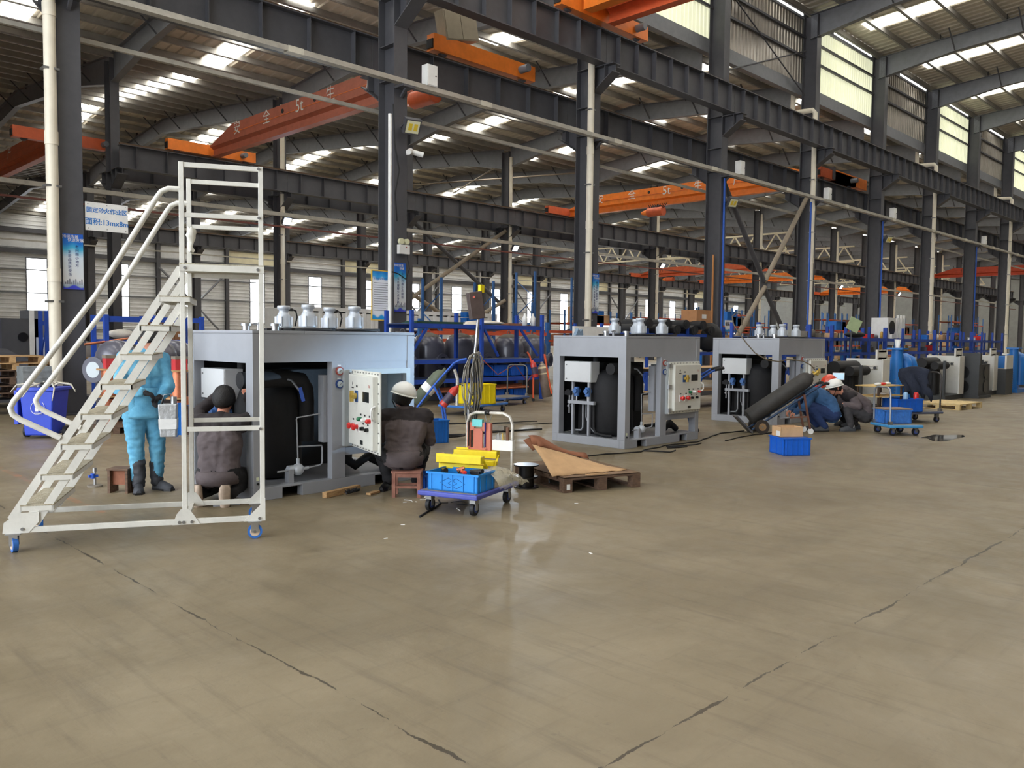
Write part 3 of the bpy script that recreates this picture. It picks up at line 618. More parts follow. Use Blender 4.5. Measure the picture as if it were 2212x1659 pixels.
# ---------------------------------------------------------------- the three grey machines
insul = mat('black insulation', (24,24,27), .75, 0, .15, 5, bump=.2, bscale=15)
gaugef = mat('gauge face', (196,206,212), .3, 0, 0); maroon = mat('gauge red', (150,60,50), .4, 0, 0); gblue = mat('gauge blue', (30,60,120), .4, 0, 0)
ivory = mat('control ivory', (222,222,214), .45, 0, .02, 4, coat=.1); boxg = mat('junction grey', (206,208,210), .45, 0, .02, 3)
brass = mat('brass', (206,176,92), .35, .6, .05, 6); tagk = mat('tag black', (30,30,32), .5, 0, 0); motm = mat('motor silver', (192,198,206), .4, .25, .04, 6)
txblue = mat('transmitter blue', (70,110,170), .45, 0, .03, 6)
def machine(label, loc):
    t = thing('refrigeration_machine', label, 'machine', loc, 0, 'grey machines in assembly')
    L, Wd = 1.95, 1.42
    p = MB()      # plinth with two fork pockets front and back
    for y0, y1 in ((0,.1),(Wd-.1,Wd)):
        for x0, x1 in ((0,.31),(.53,1.42),(1.62,L)): p.box((x0,y0,0),(x1,y1,.125))
        for x0, x1 in ((.31,.53),(1.42,1.62)): p.box((x0,y0,.105),(x1,y1,.125))
    p.box((0,.1,0),(.1,Wd-.1,.125)); p.box((L-.1,.1,0),(L,Wd-.1,.125)); p.build('plinth', machg, t, bevel=.004)
    MB().box((.1,.1,.1),(L-.1,Wd-.1,.118)).build('base_tray', steel2, t)
    for x0, x1, y0, y1 in ((0,.115,0,.14),(0,.115,Wd-.135,Wd),(L-.1,L,0,.12),(L-.1,L,Wd-.12,Wd)): MB().box((x0,y0,.125),(x1,y1,1.62)).build('corner_post', machg, t, bevel=.004)
    MB().box((.115,.004,1.34),(L-.1,.03,1.62)).build('header_panel', machg, t); MB().box((.004,.14,1.335),(.03,Wd-.135,1.62)).build('header_panel', machg, t)
    MB().box((.115,Wd-.03,1.34),(L-.1,Wd-.004,1.62)).build('header_panel', machg, t); MB().box((L-.03,.12,1.34),(L-.004,Wd-.12,1.62)).build('header_panel', machg, t)
    for x0, x1 in ((0,.56),(.562,L)): MB().box((x0,0,1.622),(x1,Wd,1.652)).build('lid', machg, t, bevel=.003)
    MB().box((.88,.0,.125),(1.04,.09,1.34)).build('gauge_post', machg, t, bevel=.003)
    MB().box((1.045,.006,.36),(L-.1,.03,.47)).box((1.045,.006,1.25),(L-.1,.03,1.34)).box((1.79,.006,.47),(L-.1,.03,1.25)).box((1.045,.006,.47),(1.07,.03,1.25)).build('front_panel', machg, t)
    for z, m in ((1.243,maroon),(1.108,gblue)):
        g = MB().cyl((.965,0,z),(.965,-.02,z),.045,n=24).build('gauge', m, t); MB().cyl((.965,-.02,z),(.965,-.022,z),.033,n=20).build('dial', gaugef, g)
        MB().cyl((.965,-.0,z),(.965,-.012,z),.04,n=20).build('bezel', chrome, g); MB().bar((.955,-.024,z-.01),(.98,-.024,z+.008),.003,.002).build('needle', tagk, g)
        MB().box((.945,-.003,z+.052),(.985,0,z+.064)).build('tag', white, g)
    # recessed control enclosure and its bolted door, hinged at x = .93
    e = MB().frame(1.0,1.86,.46,1.26,.055,-.045,.006); e.box((1.055,.30,.515),(1.805,.31,1.205)); e.box((1.05,-.03,.51),(1.06,.31,1.21)).box((1.80,-.03,.51),(1.81,.31,1.21)).box((1.05,-.03,.505),(1.81,.31,.515)).box((1.05,-.03,1.205),(1.81,.31,1.215))
    e.build('enclosure', mat('enclosure grey', (176,182,184), .5, .05, .03, 3), t)
    d = MB().box((0,-.02,0),(.85,0,.8)).box((.075,-.075,.045),(.80,-.02,.755)).build('control_door', ivory, t, (1.005,-.047,.46), bevel=.006)
    def dp(nm, mb, m): return mb.build(nm, m, d)
    for k in range(10): 
        for z in (.02,.78): dp('bolt', MB().cyl((.04+k*.086,-.02,z),(.04+k*.086,-.028,z),.007,n=6), bolt)
    for k in range(7): dp('bolt', MB().cyl((.825,-.02,.12+k*.095),(.825,-.028,.12+k*.095),.007,n=6), bolt)
    for z in (.06,.42,.74): dp('hinge', MB().box((-.035,-.045,z-.03),(.04,-.012,z+.03)), chrome)
    dp('display', MB().box((.52,-.078,.50),(.70,-.075,.60)), screen); dp('nameplate', MB().box((.44,-.078,.07),(.52,-.075,.115)), screen)
    dp('switch_plate', MB().box((.285,-.08,.485),(.375,-.075,.60)), mat('switch blue', (46,88,150), .4, 0, 0)); dp('rotary_switch', MB().cyl((.33,-.08,.545),(.33,-.12,.545),.03,n=14).box((.315,-.145,.49),(.345,-.11,.60)).box((.275,-.135,.53),(.385,-.115,.56)), brass)
    for x, m in ((.475,greenm),(.595,white),(.735,redm)): dp('indicator_lamp', MB().cyl((x,-.075,.325),(x,-.105,.325),.022,n=14).ball((x,-.105,.325),.022), m); dp('tag', MB().box((x-.03,-.078,.36),(x+.005,-.075,.378)), tagk)
    for x in (.235,.385): dp('stop_plate', MB().box((x-.04,-.085,.19),(x+.04,-.075,.285)), white); dp('stop_button', MB().cyl((x,-.085,.24),(x,-.12,.24),.022,n=14).cyl((x,-.12,.24),(x,-.14,.24),.036,.03,n=16), redm); dp('tag', MB().box((x-.02,-.078,.297),(x+.015,-.075,.315)), tagk)
    for x in (.54,.675): dp('selector_knob', MB().cyl((x,-.075,.235),(x,-.1,.235),.02,n=12).box((x-.006,-.115,.218),(x+.006,-.1,.252)), gloss); dp('tag', MB().box((x-.02,-.078,.275),(x+.015,-.075,.29)), tagk)
    dp('tag', MB().box((.32,-.078,.635),(.36,-.075,.652)), tagk)
    dp('handle', MB().tube([(.80,-.05,.33),(.83,-.09,.345),(.835,-.10,.37),(.835,-.10,.43),(.83,-.09,.455),(.80,-.05,.47)],.011,n=8), white)
    dp('emblem', MB().prism([(.20,.665),(.21,.685),(.22,.665),(.21,.645)],'y',-.078,-.075).box((.18,-.078,.618),(.24,-.075,.63)), tagk)
    x_ = text('marking', 'Ex', .045, mat('print pale red', (206,140,130), .5, 0, 0), d, (.72,-.078,.66), FACE_Y)
    # machinery seen through the openings
    MB().lathe([(0,0),(.3,.02),(.34,.08),(.34,.82),(.3,.93),(.18,1.0),(0,1.02)],24,(.52,.66,.12)).build('insulated_tank', insul, t)
    MB().cyl((.36,1.05,.12),(.36,1.05,.66),.11,n=18).build('oil_separator', insul, t)
    MB().tube([(.02,.30,1.16),(.55,.30,1.16),(.70,.31,1.14),(.77,.34,1.05),(.79,.36,.92),(.80,.38,.5)],.085,n=14).build('insulated_pipe', insul, t)
    MB().tube([(.30,.80,1.33),(.30,.80,.55),(.30,.74,.42),(.30,.60,.28),(.32,.50,.2),(.4,.45,.16)],.05,n=12).build('insulated_pipe', insul, t)
    MB().tube([(.14,.70,.62),(.14,.70,.25),(.14,.66,.17),(.16,.5,.14),(.2,.4,.14)],.022,n=8).build('hose', insul, t)
    MB().box((.75,1.0,.13),(1.8,1.3,1.22)).build('condenser_block', insul, t)
    MB().box((.12,1.36,.13),(1.84,1.38,1.34)).build('dark_backing', insul, t)  # added black sheet closing off the back so the openings look dark
    MB().tube([(.45,.32,1.18),(.52,.18,1.15),(.56,.10,1.05)],[.012,.012,.012],n=6).build('lever', steel2, t)
    MB().bar((.565,.10,1.08),(.60,.09,.94),.035,.014,(0,1,0)).build('lever_grip', mat('grip blue', (44,84,180), .5, 0, 0), t)
    j = MB().box((.06,.70,.94),(.26,1.23,1.255)).build('junction_box', boxg, t, bevel=.006); MB().box((.052,.705,.945),(.06,1.225,1.25)).build('cover', boxg, j)
    for z in (.985,1.2): MB().cyl((.052,1.185,z),(.044,1.185,z),.011,n=8).build('lock', bolt, j)
    for y in (1.10,.78): MB().box((.1,y-.018,.12),(.14,y+.018,.94)).build('support_post', machg, t)
    MB().box((.08,.66,.60),(.13,1.18,.65)).build('instrument_rail', machg, t)
    for y in (1.02,.80):
        x = MB().cyl((.11,y,.72),(.11,y,.86),.042,n=14).cyl((.05,y,.80),(.17,y,.80),.038,n=14).build('transmitter', txblue, t); MB().cyl((.11,y,.62),(.11,y,.72),.016,n=8).build('stem', chrome, x)
    MB().cyl((.06,1.16,.77),(.16,1.16,.77),.05,n=14).box((.05,1.10,.73),(.15,1.22,.79)).build('pressure_switch', gloss, t); MB().cyl((.09,1.15,.45),(.09,1.15,.73),.014,n=8).cyl((.06,1.15,.56),(.12,1.15,.56),.02,n=8).build('drain_valve', chrome, t)
    MB().tube([(.16,.93,.60),(.16,.93,.24),(.17,.97,.19),(.18,1.15,.18)],.014,n=8).build('steel_tube', machg, t); MB().tube([(.15,.86,.62),(.15,.86,.4),(.17,.80,.25),(.2,.72,.16)],.01,n=6).build('steel_tube', machg, t)
    MB().tube([(.30,.08,.25),(.44,.09,.25)],.01,n=6).build('steel_tube', machg, t); tr_ = MB().ball((.54,.10,.25),.062,14,10).cyl((.44,.12,.25),(.54,.12,.25),.045,n=12).cyl((.54,.10,.30),(.54,.10,.36),.018,n=8).cyl((.60,.10,.25),(.66,.10,.255),.016,n=8).build('steam_trap', motm, t)
    MB().box((.42,.06,.118),(.47,.15,.26)).box((.38,.05,.118),(.52,.16,.126)).build('trap_bracket', machg, t)
    MB().tube([(.54,.10,.34),(.53,.10,.70),(.525,.10,.76),(.54,.11,.775),(.88,.16,.80)],.0075,n=6).build('steel_tube', machg, t); MB().tube([(.66,.10,.255),(.80,.11,.265),(.825,.11,.28),(.83,.11,.30),(.83,.11,.45),(.82,.11,.47),(.55,.10,.48)],.009,n=6).build('steel_tube', machg, t)
    MB().box((.84,.10,.5),(.90,.2,1.2)).build('cable_duct', machg, t)
    MB().tube([(1.2,.3,.3),(1.3,.2,.2),(1.5,.25,.28),(1.75,.3,.16)],.05,n=10).build('insulated_pipe', insul, t)
    MB().box((.03,-.002,.20),(.06,0,.235)).build('label', mat('sticker', (226,232,200), .5, 0, 0), t); MB().cyl((.045,0,.17),(.045,-.014,.17),.012,n=10).build('earth_bolt', gloss, t)
    # fan motors on the roof
    mot = MB().lathe([(.0,0),(.085,0),(.085,.02),(.078,.03),(.078,.12),(.06,.155),(.052,.165),(.052,.195),(.068,.2),(.07,.225),(.066,.24),(0,.243)],20).mesh('fan_motor', motm)
    rib = MB().box((-.006,.07,.01),(.006,.098,.12)).mesh('foot_rib', motm); gd = MB()
    for x, y in ((.82,.36),(1.40,.36),(.82,.86),(1.40,.86)):
        o = obj('fan_motor', mot, t, (x,y,1.69))
        for k in range(4): r_ = obj('foot_rib', rib, o); r_.rotation_euler = (0,0,PI/4+k*PI/2)
        if y > .5: MB().cyl((.05,0,.2),(.11,0,.2),.016,n=8).tube([(.11,0,.2),(.15,0,.185),(.165,0,.12),(.14,0,.02)],.009,n=6).build('motor_cable', black, o)
        for k in range(2): MB().bar((x-.26,y-.1+.2*k,1.665),(x+.26,y-.1+.2*k,1.675),.03,.03).build('fan_bar', black, t)
        MB().tube([(x+.25*math.cos(a),y+.22*math.sin(a),1.668) for a in [2*PI*i/20 for i in range(20)]],.012,n=5,closed=True).build('fan_guard', black, t)
    for x, y in ((.22,.55),(.42,.32)): MB().cyl((x,y,1.652),(x,y,1.70),.038,n=16).cyl((x,y,1.70),(x,y,1.725),.055,n=16).build('valve_cap', chrome, t)
    MB().cyl((.33,.5,1.652),(.33,.5,1.74),.02,n=10).cyl((.28,.5,1.72),(.38,.5,1.72),.015,n=8).build('roof_valve', chrome, t)
    return t
m1 = machine('first grey machine with its control door swung open, beside the ladder', (3.84,7.34,0))
m2 = dup(m1, (9.66,7.33,0), label='second grey machine with its ivory control door closed')
m3 = dup(m1, (14.6,7.5,0), label='third grey machine beyond, with a leaning gas bottle before it')
for c in m1.children:
    if c.name.startswith('control_door'): c.rotation_euler = (0,0,rad(-106)); c.location = (1.10,-.06,.46)
jd_ = [c for c in m3.children if c.name.startswith('junction_box')][0]
for g in jd_.children:
    if g.name.startswith('cover'): g.location = (0,0,0)
# ---------------------------------------------------------------- people
skin = mat('skin', (206,142,116), .55, 0, .05, 12); hairm = mat('black hair', (22,19,18), .5, 0, .2, 60, bump=.5, bscale=120)
def cloth(name, c, c2=None): return mat(name, c, .85, 0, .08, 7, c2=c2, bump=.35, bscale=14)
sky_cloth = cloth('light blue work cloth', (112,180,210), (80,148,184)); jack = cloth('grey brown jacket', (96,86,88)); yoke = cloth('dark yoke cloth', (44,38,40)); pants = cloth('black trousers', (27,26,29))
denim = cloth('denim blue shirt', (58,96,140)); dkblue = cloth('navy trousers', (36,56,100)); char = cloth('charcoal trousers', (66,64,66)); glovek = cloth('black glove', (22,22,24)); bootm = mat('dusty rubber boot', (58,60,66), .7, 0, .15, 10)
shoeg = mat('grey shoe', (74,76,80), .7, 0, .1, 12); sneak = mat('beige sneaker', (188,168,150), .7, 0, .08, 14); soleb = mat('brown sole', (110,98,84), .85, 0, .08, 10); helm_w = mat('white helmet', (238,238,234), .25, 0, 0, coat=.4); helm_r = mat('red helmet', (214,66,40), .3, 0, 0, coat=.4)
def remeshed(name, caps, mats, vox, parent, smooth=4, disp=0., seed=0, split=None):
    """caps: (p, q, r1, r2, material index); one continuous skin around all of them"""
    mb = MB()
    for p, q, r1, r2, k in caps:
        mb.cyl(p, q, r1, r2, n=14); mb.ball(p, r1, 14, 9); mb.ball(q, r2, 14, 9)
    o = obj(name, mb.mesh(name, mats[0]))
    md = o.modifiers.new('r', 'REMESH'); md.mode = 'VOXEL'; md.voxel_size = vox; md.use_smooth_shade = True
    sm = o.modifiers.new('s', 'SMOOTH'); sm.factor = .5; sm.iterations = smooth
    dg = bpy.context.evaluated_depsgraph_get(); me = D.meshes.new_from_object(o.evaluated_get(dg)); D.objects.remove(o)
    me.materials.clear()
    for m in mats: me.materials.append(m)
    C = [(Vector(p), Vector(q)-Vector(p), max((Vector(q)-Vector(p)).length_squared, 1e-9), r1, r2, k) for p, q, r1, r2, k in caps]
    def near(x):
        best = 9; bk = 0
        for p, d, l2, r1, r2, k in C:
            t = min(1, max(0, (x-p).dot(d)/l2)); dd = (x-p-d*t).length - (r1+(r2-r1)*t)
            if dd < best: best = dd; bk = k
        return bk
    for f in me.polygons:
        k = near(f.center); f.use_smooth = True
        if split and k in (1,4): k = 4 if (f.center-split[0]).dot(split[1]) > split[2] else 1
        f.material_index = k
    if disp:
        idx = [0]*len(me.vertices)
        for f in me.polygons:
            for v in f.vertices: idx[v] = f.material_index
        nv = [v.normal.copy() for v in me.vertices]
        for v in me.vertices:
            if idx[v.index] != 0:
                a = noise.noise(Vector((v.co.x*9+seed, v.co.y*9, v.co.z*17))) ; b = noise.noise(Vector((v.co.x*24, v.co.y*24+seed, v.co.z*34)))
                v.co = v.co + nv[v.index]*(disp*(1-abs(a)*2)*.8 + disp*.4*b)
    me.name = name; r = obj(name, me, parent); return r
def hand(parent, w, d, n, m, name='hand', curl=.8):
    w = Vector(w); d = Vector(d).normalized(); n = Vector(n); n = (n-d*n.dot(d)).normalized(); s = d.cross(n)
    caps = [(w, w+d*.03, .026, .03, 0)]
    for k in (-1.2,-.4,.4,1.2): caps.append((w+d*.02+s*k*.015, w+d*.08+s*k*.02, .017, .013, 0))
    for k, L in ((-1.2,.075),(-.4,.085),(.4,.09),(1.2,.08)):
        b = w+d*.085+s*k*.02; c1 = b+(d*math.cos(curl)+n*math.sin(curl))*L*.5; c2 = c1+(d*math.cos(curl*2)+n*math.sin(curl*2))*L*.45
        caps += [(b,c1,.0105,.0095,0),(c1,c2,.0095,.008,0)]
    b = w+d*.03+s*.028; c1 = b+(d*.5+s*.6+n*.4).normalized()*.04; c2 = c1+(d*.7+s*.1+n*.6).normalized()*.035; caps += [(b,c1,.013,.0115,0),(c1,c2,.0115,.009,0)]
    return remeshed(name, caps, [m], .006, parent, 2)
def helmet(parent, c, up, face, m, name='safety_helmet', strap=True):
    up = Vector(up).normalized(); f = Vector(face); f = (f-up*f.dot(up)).normalized(); s = f.cross(up); R = Matrix((s, f, up)).transposed(); c = Vector(c)
    mb = MB(); n = 24; rows = []
    for i in range(9):
        t = PI/2*i/8; rows.append([c + R @ Vector(((.128)*math.cos(t)*math.cos(2*PI*k/n), .148*math.cos(t)*math.sin(2*PI*k/n), .02+.125*math.sin(t)+(.006 if abs(math.cos(2*PI*k/n)) < .3 else 0)*math.sin(2*t))) for k in range(n+1)])
    brim = []
    for r_ in (1.0, 1.1):
        brim.append([c + R @ Vector((.128*r_*math.cos(2*PI*k/n), .148*(r_+(.16 if r_ > 1 else 0)*max(0,math.sin(2*PI*k/n)))*math.sin(2*PI*k/n), .02-(.012 if r_ > 1 else 0))) for k in range(n+1)])
    mb.sheet(rows); mb.sheet([brim[1], brim[0]])
    h = mb.build(name, m, parent, solid=.005)
    MB().tube([c + R @ Vector((.10*math.cos(2*PI*k/16), .118*math.sin(2*PI*k/16), .0)) for k in range(16)], .012, n=6, closed=True).build('headband', gloss, h)
    if strap:
        MB().tube([c + R @ Vector(p) for p in ((.1,.03,0),(.09,.05,-.08),(.04,.07,-.14),(-.04,.07,-.14),(-.09,.05,-.08),(-.1,.03,0))], .006, n=5).build('chin_strap', gloss, h)
    return h
def hair(parent, c, up, face, low=-.05, rx=.094):
    up = Vector(up).normalized(); f = Vector(face); f = (f-up*f.dot(up)).normalized(); s = f.cross(up); R = Matrix((s, f, up)).transposed(); c = Vector(c)
    mb = MB(); n = 20; rows = []
    for i in range(10):
        row = []
        for k in range(n+1):
            a = 2*PI*k/n; back = .5-.5*math.sin(a); lo = -.15-.75*back if low < 0 else low
            t = lo + (PI/2-lo)*i/9; j = 1+.02*math.sin(a*7+i)
            row.append(c + R @ Vector((rx*j*math.cos(t)*math.cos(a), rx*1.2*j*math.cos(t)*math.sin(a)-.004, .125*j*math.sin(t)+.01)))
        rows.append(row)
    mb.sheet(rows); return mb.build('hair', hairm, parent, solid=.006)
def shoe(parent, heel, toe, m, sole, name='shoe', w=.045, boot=0):
    h = Vector(heel); t = Vector(toe); d = (t-h); L = d.length; d.normalize(); up = Vector((0,0,1)); up = (up-d*up.dot(d)).normalized(); s = d.cross(up)
    def P(a, b, c): return h + d*a + s*b + up*c
    mb = MB(); rows = []
    for a, ww, hh in ((-.03,.6,.07),(0,.85,.085),(L*.3,.9,.09),(L*.55,1.0,.075),(L*.8,1.05,.055),(L*.95,.85,.045),(L+.01,.45,.03)):
        rows.append([P(a, w*ww*math.cos(x), .018+max(0,hh*math.sin(x))) for x in [PI*i/8 for i in range(9)]])
    mb.sheet(rows); mb._a([*rows[0]], [tuple(range(9))]); mb._a([*rows[-1]], [tuple(reversed(range(9)))])
    o = mb.build(name, m, parent)
    q = MB(); pts = [(-.035,-.55),(-.035,.55),(L*.4,.85),(L*.75,1.1),(L+.015,.6),(L+.015,-.6),(L*.75,-1.1),(L*.4,-.85)]
    lo = [P(a, w*b, 0) for a, b in pts]; hi = [P(a, w*b, .02) for a, b in pts]
    q._a(lo+hi, [tuple(reversed(range(8))), tuple(range(8,16))]+[(i,(i+1)%8,8+(i+1)%8,8+i) for i in range(8)]); q.build('sole', sole, o)
    return o
def person(label, loc, J, mats, head, rz=rad(-45), sc=1.0, fat=1.0, sleeve=1, lower=2, yk=None, boots=False, seed=0, disp=.007):
    """mats: skin, top, trousers, sleeve. J: joints in the local frame"""
    t = thing('person', label, 'person', loc, rz)
    V = {k: Vector(v) for k, v in J.items()}; hc, up, face = (Vector(x) for x in head); up.normalize(); face = (face-up*face.dot(up)).normalized(); sd = face.cross(up)
    f = fat; ch = V['chest']; pv = V['pelvis']; nk = V['neck']; sl, sr = V['shl'], V['shr']; ax = (sr-sl).normalized(); wst = pv.lerp(ch,.45)+Vector(J.get('bend',(0,0,0)))
    T, P, S = 1, lower, 3; Y = 4 if yk else T
    caps = [(pv-ax*.07,pv+ax*.07,.125*f,.125*f,P),(pv-ax*.06,wst-ax*.06,.13*f,.115*f,T),(pv+ax*.06,wst+ax*.06,.13*f,.115*f,T),(wst-ax*.06,ch-ax*.08,.115*f,.12*f,T),(wst+ax*.06,ch+ax*.08,.115*f,.12*f,T),
            (pv,wst,.125*f,.12*f,T),(wst,ch,.12*f,.13*f,T),(ch,ch.lerp(sl.lerp(sr,.5),.5),.13*f,.11*f,T),(ch.lerp(sl.lerp(sr,.5),.6),sl.lerp(sr,.5),.105*f,.09*f,Y),(ch-ax*.07,sl.lerp(sr,.3),.12*f,.085*f,Y),(ch+ax*.07,sl.lerp(sr,.7),.12*f,.085*f,Y),(sl,sr,.078*f,.078*f,Y),(sl.lerp(sr,.5),nk,.075,.062,Y),(nk,hc-up*.05,.056,.052,0)]
    caps += [(hc+face*.012-up*.01,hc-face*.015+up*.03,.084,.09,0),(hc+face*.035-up*.06,hc+face*.02-up*.03,.058,.07,0),(hc+face*.055-up*.092,hc+face*.03-up*.08,.03,.045,0),(hc+face*.10-up*.015,hc+face*.118-up*.042,.011,.015,0),(hc+face*.092+sd*.03+up*.02,hc+face*.092-sd*.03+up*.02,.016,.016,0),(hc+face*.092-up*.075-sd*.018,hc+face*.092-up*.075+sd*.018,.012,.012,0)]
    for k in (-1,1): caps.append((hc+sd*k*.088+up*.018-face*.01,hc+sd*k*.086-up*.025-face*.002,.018,.012,0))
    for a in 'lr':
        s_, e, w = V['sh'+a], V['el'+a], V['wr'+a]; caps += [(s_,e,.068*f,.054*f,S),(e,w,.056*f,.042*f,S),(w,w+(w-e).normalized()*.03,.03,.028,0)]
        h, k, an = V['hip'+a], V['kn'+a], V['an'+a]; caps += [(h,k,.098*f,.07*f,2),(k,an,.07*f,.052*f,2)]
        if boots: caps += [(an+Vector((0,0,.2)),an,.068,.06,5)]
    body = remeshed('body', caps, mats, .0125, t, 4, disp, seed, (pv, (nk-pv).normalized(), (nk-pv).length*.72) if yk else None)
    for k in (-1,1): MB().ball(hc+face*.083+sd*k*.032+up*.002, .012, 8, 6).build('eye', gloss, t)
    return t, body
# worker in light blue standing behind the ladder
t, b = person('person in light blue work clothes standing behind the ladder holding a wrapped can', (3.33,8.61,0), dict(pelvis=(-.04,.0,.86),chest=(-.04,0,1.2),neck=(0,.0,1.41),shl=(.10,.14,1.34),shr=(-.15,-.13,1.35),ell=(.19,.10,1.06),wrl=(.19,-.06,.99),elr=(-.17,-.22,1.06),wrr=(.06,-.24,1.03),hipl=(.03,.07,.84),hipr=(-.10,-.07,.84),knl=(.08,.07,.47),knr=(-.08,-.07,.47),anl=(.07,.07,.09),anr=(-.05,-.08,.09)),
   [skin,sky_cloth,sky_cloth,sky_cloth,sky_cloth,bootm], ((.055,-.03,1.545),(.25,-.05,1),(1,-.35,-.35)), fat=1.12, boots=True, seed=1, disp=.011)
MB().lathe([(.185,0),(.19,.03),(.172,.2),(.165,.3)],22,(-.04,0,.76)).build('jacket_hem', sky_cloth, t, solid=.006)
MB().lathe([(.07,0),(.085,.03),(.075,.06)],14,(0,0,1.40)).build('collar', sky_cloth, t, solid=.006)
hair(t, (.05,-.03,1.555), (.25,-.05,1), (1,-.35,-.35))
shoe(t, (-.06,-.06,0), (.02,-.24,0), bootm, gloss, 'boot', .052); shoe(t, (.06,.08,0), (.25,-.0,0), bootm, gloss, 'boot', .052)
hand(t, (.08,-.245,1.03), (.9,.1,-.3), (0,.2,-1), glovek, 'glove'); hand(t, (.19,-.09,.98), (-.2,-.9,-.3), (0,.2,-1), glovek, 'glove')
c = thing('wrapped_can', 'silver can with white label hanging from the hands of the worker in light blue', 'can', (3.43,8.3,.58), rad(-30))
MB().hexa([(-.075,-.06,0),(.075,-.06,0),(.075,.06,0),(-.075,.06,0),(-.09,-.07,.33),(.085,-.07,.33),(.085,.07,.33),(-.09,.07,.33)]).build('body', mat('crumpled foil', (186,188,190), .35, .3, .1, 10, bump=.5, bscale=20), c, bevel=.01)
MB().hexa([(-.083,-.069,.08),(.081,-.069,.08),(.081,.069,.08),(-.083,.069,.08),(-.087,-.073,.18),(.084,-.073,.18),(.084,.073,.18),(-.087,.073,.18)]).build('label', white, c); MB().cyl((.05,0,.33),(.05,0,.4),.03,n=12).build('spout', chrome, c); MB().tube([(-.07,0,.33),(-.04,0,.42),(.03,0,.43),(.07,0,.33)],.004,n=5).build('handle', bolt, c)
# worker kneeling at the end of the first machine
t, b = person('person in a grey and black jacket kneeling with back turned at the first machine', (3.45,7.42,0), dict(pelvis=(.02,.16,.29),chest=(.02,.20,.58),neck=(.02,.27,.82),shl=(-.19,.23,.76),shr=(.22,.23,.76),ell=(-.27,.42,.84),wrl=(-.14,.58,.99),elr=(.30,.42,.84),wrr=(.17,.58,.99),hipl=(-.09,.18,.25),hipr=(.13,.18,.25),knl=(-.16,.52,.10),knr=(.20,.50,.20),anl=(-.13,.08,.11),anr=(.16,.08,.11)),
   [skin,jack,pants,yoke,yoke], ((.02,.33,.975),(0,.05,1),(0,1,.1)), yk=1, fat=1.12, seed=4, disp=.010)
hair(t, (.02,.33,.985), (0,.05,1), (0,1,.1), rx=.105)
MB().lathe([(.20,0),(.208,.06),(.195,.12)],22,(.02,.16,.20)).build('jacket_hem', jack, t, solid=.006)
shoe(t, (-.13,.02,.17), (-.12,.0,-.02), sneak, soleb, w=.048); shoe(t, (.16,.02,.17), (.15,.0,-.02), sneak, soleb, w=.048)
hand(t, (-.14,.60,1.0), (.2,.9,.3), (1,0,0), skin); hand(t, (.17,.60,1.0), (-.2,.9,.3), (-1,0,0), skin)
tag(MB().box((-.12,-.08,0),(.12,.08,.012)).build('knee_board', machg, None, (3.60,7.42,.0), rad(-20)), 'small grey sheet lying between the kneeling person\'s shoes', 'sheet')
# worker on the little stool at the open control door
t, b = person('person in a white helmet sitting on a stool at the open control door', (5.12,6.70,0), dict(pelvis=(.01,0,.40),chest=(.04,.07,.66),neck=(.02,.13,.86),shl=(-.15,.10,.79),shr=(.23,.10,.79),ell=(-.24,.22,.56),wrl=(-.12,.42,.66),elr=(.27,.22,.53),wrr=(.10,.45,.68),hipl=(-.08,.04,.38),hipr=(.11,.04,.38),knl=(-.26,.36,.40),knr=(.18,.40,.42),anl=(-.17,.30,.10),anr=(.12,.34,.10)),
   [skin,jack,pants,jack,yoke], ((-.01,.17,.99),(.22,.12,1),(-.35,1,-.1)), yk=1, fat=1.10, seed=9, disp=.010)
helmet(t, (.0,.165,1.0), (.25,.02,1), (-.35,1,.0), helm_w); hair(t, (-.01,.17,.98), (.22,.12,1), (-.35,1,-.1), rx=.098)
MB().lathe([(.06,0),(.085,.05)],14,(.02,.12,.84)).build('collar', jack, t, solid=.006)
MB().lathe([(.195,0),(.205,.08),(.19,.15)],22,(.02,.02,.31)).build('jacket_hem', jack, t, solid=.006)
shoe(t, (-.17,.36,0), (-.22,.16,0), gloss, gloss, w=.042); shoe(t, (.12,.36,0), (.12,.60,0), gloss, gloss, w=.042); MB().cyl((-.17,.30,.07),(-.17,.30,.13),.045,n=12).build('sock', white, t)
hand(t, (-.11,.45,.67), (.3,.9,.2), (1,0,0), skin); hand(t, (.09,.48,.69), (-.3,.9,.2), (-1,0,0), skin)
# three workers crouching beyond the leaning gas bottle
t, b = person('person in a denim blue shirt crouching behind the leaning gas bottle', (14.37,6.61,0), dict(pelvis=(.24,.0,.30),bend=(.05,0,.06),chest=(.02,.02,.62),neck=(-.22,.04,.72),shl=(-.15,-.15,.68),shr=(-.13,.19,.68),ell=(-.30,-.2,.45),wrl=(-.42,-.1,.34),elr=(-.32,.2,.46),wrr=(-.45,.1,.36),hipl=(.22,-.1,.28),hipr=(.22,.1,.28),knl=(-.20,-.15,.46),knr=(-.22,.16,.46),anl=(.08,-.14,.09),anr=(.04,.15,.09)),
   [skin,denim,dkblue,denim,denim], ((-.34,.04,.68),(-.45,0,.9),(-.9,0,-.5)), fat=1.2, seed=14, disp=.007)
hair(t, (-.34,.04,.69), (-.45,0,.9), (-.9,0,-.5)); shoe(t, (.12,-.14,0), (-.10,-.16,0), shoeg, gloss); shoe(t, (.08,.15,0), (-.14,.16,0), shoeg, gloss)
MB().box((.13,-.14,.27),(.38,.14,.285)).build('undershirt', mat('pale shirt', (130,176,226), .8, 0, .04, 8), t); hand(t, (-.42,-.1,.33), (-.8,.3,-.4), (0,.3,-1), skin); hand(t, (-.45,.1,.35), (-.8,-.3,-.4), (0,-.3,-1), skin)
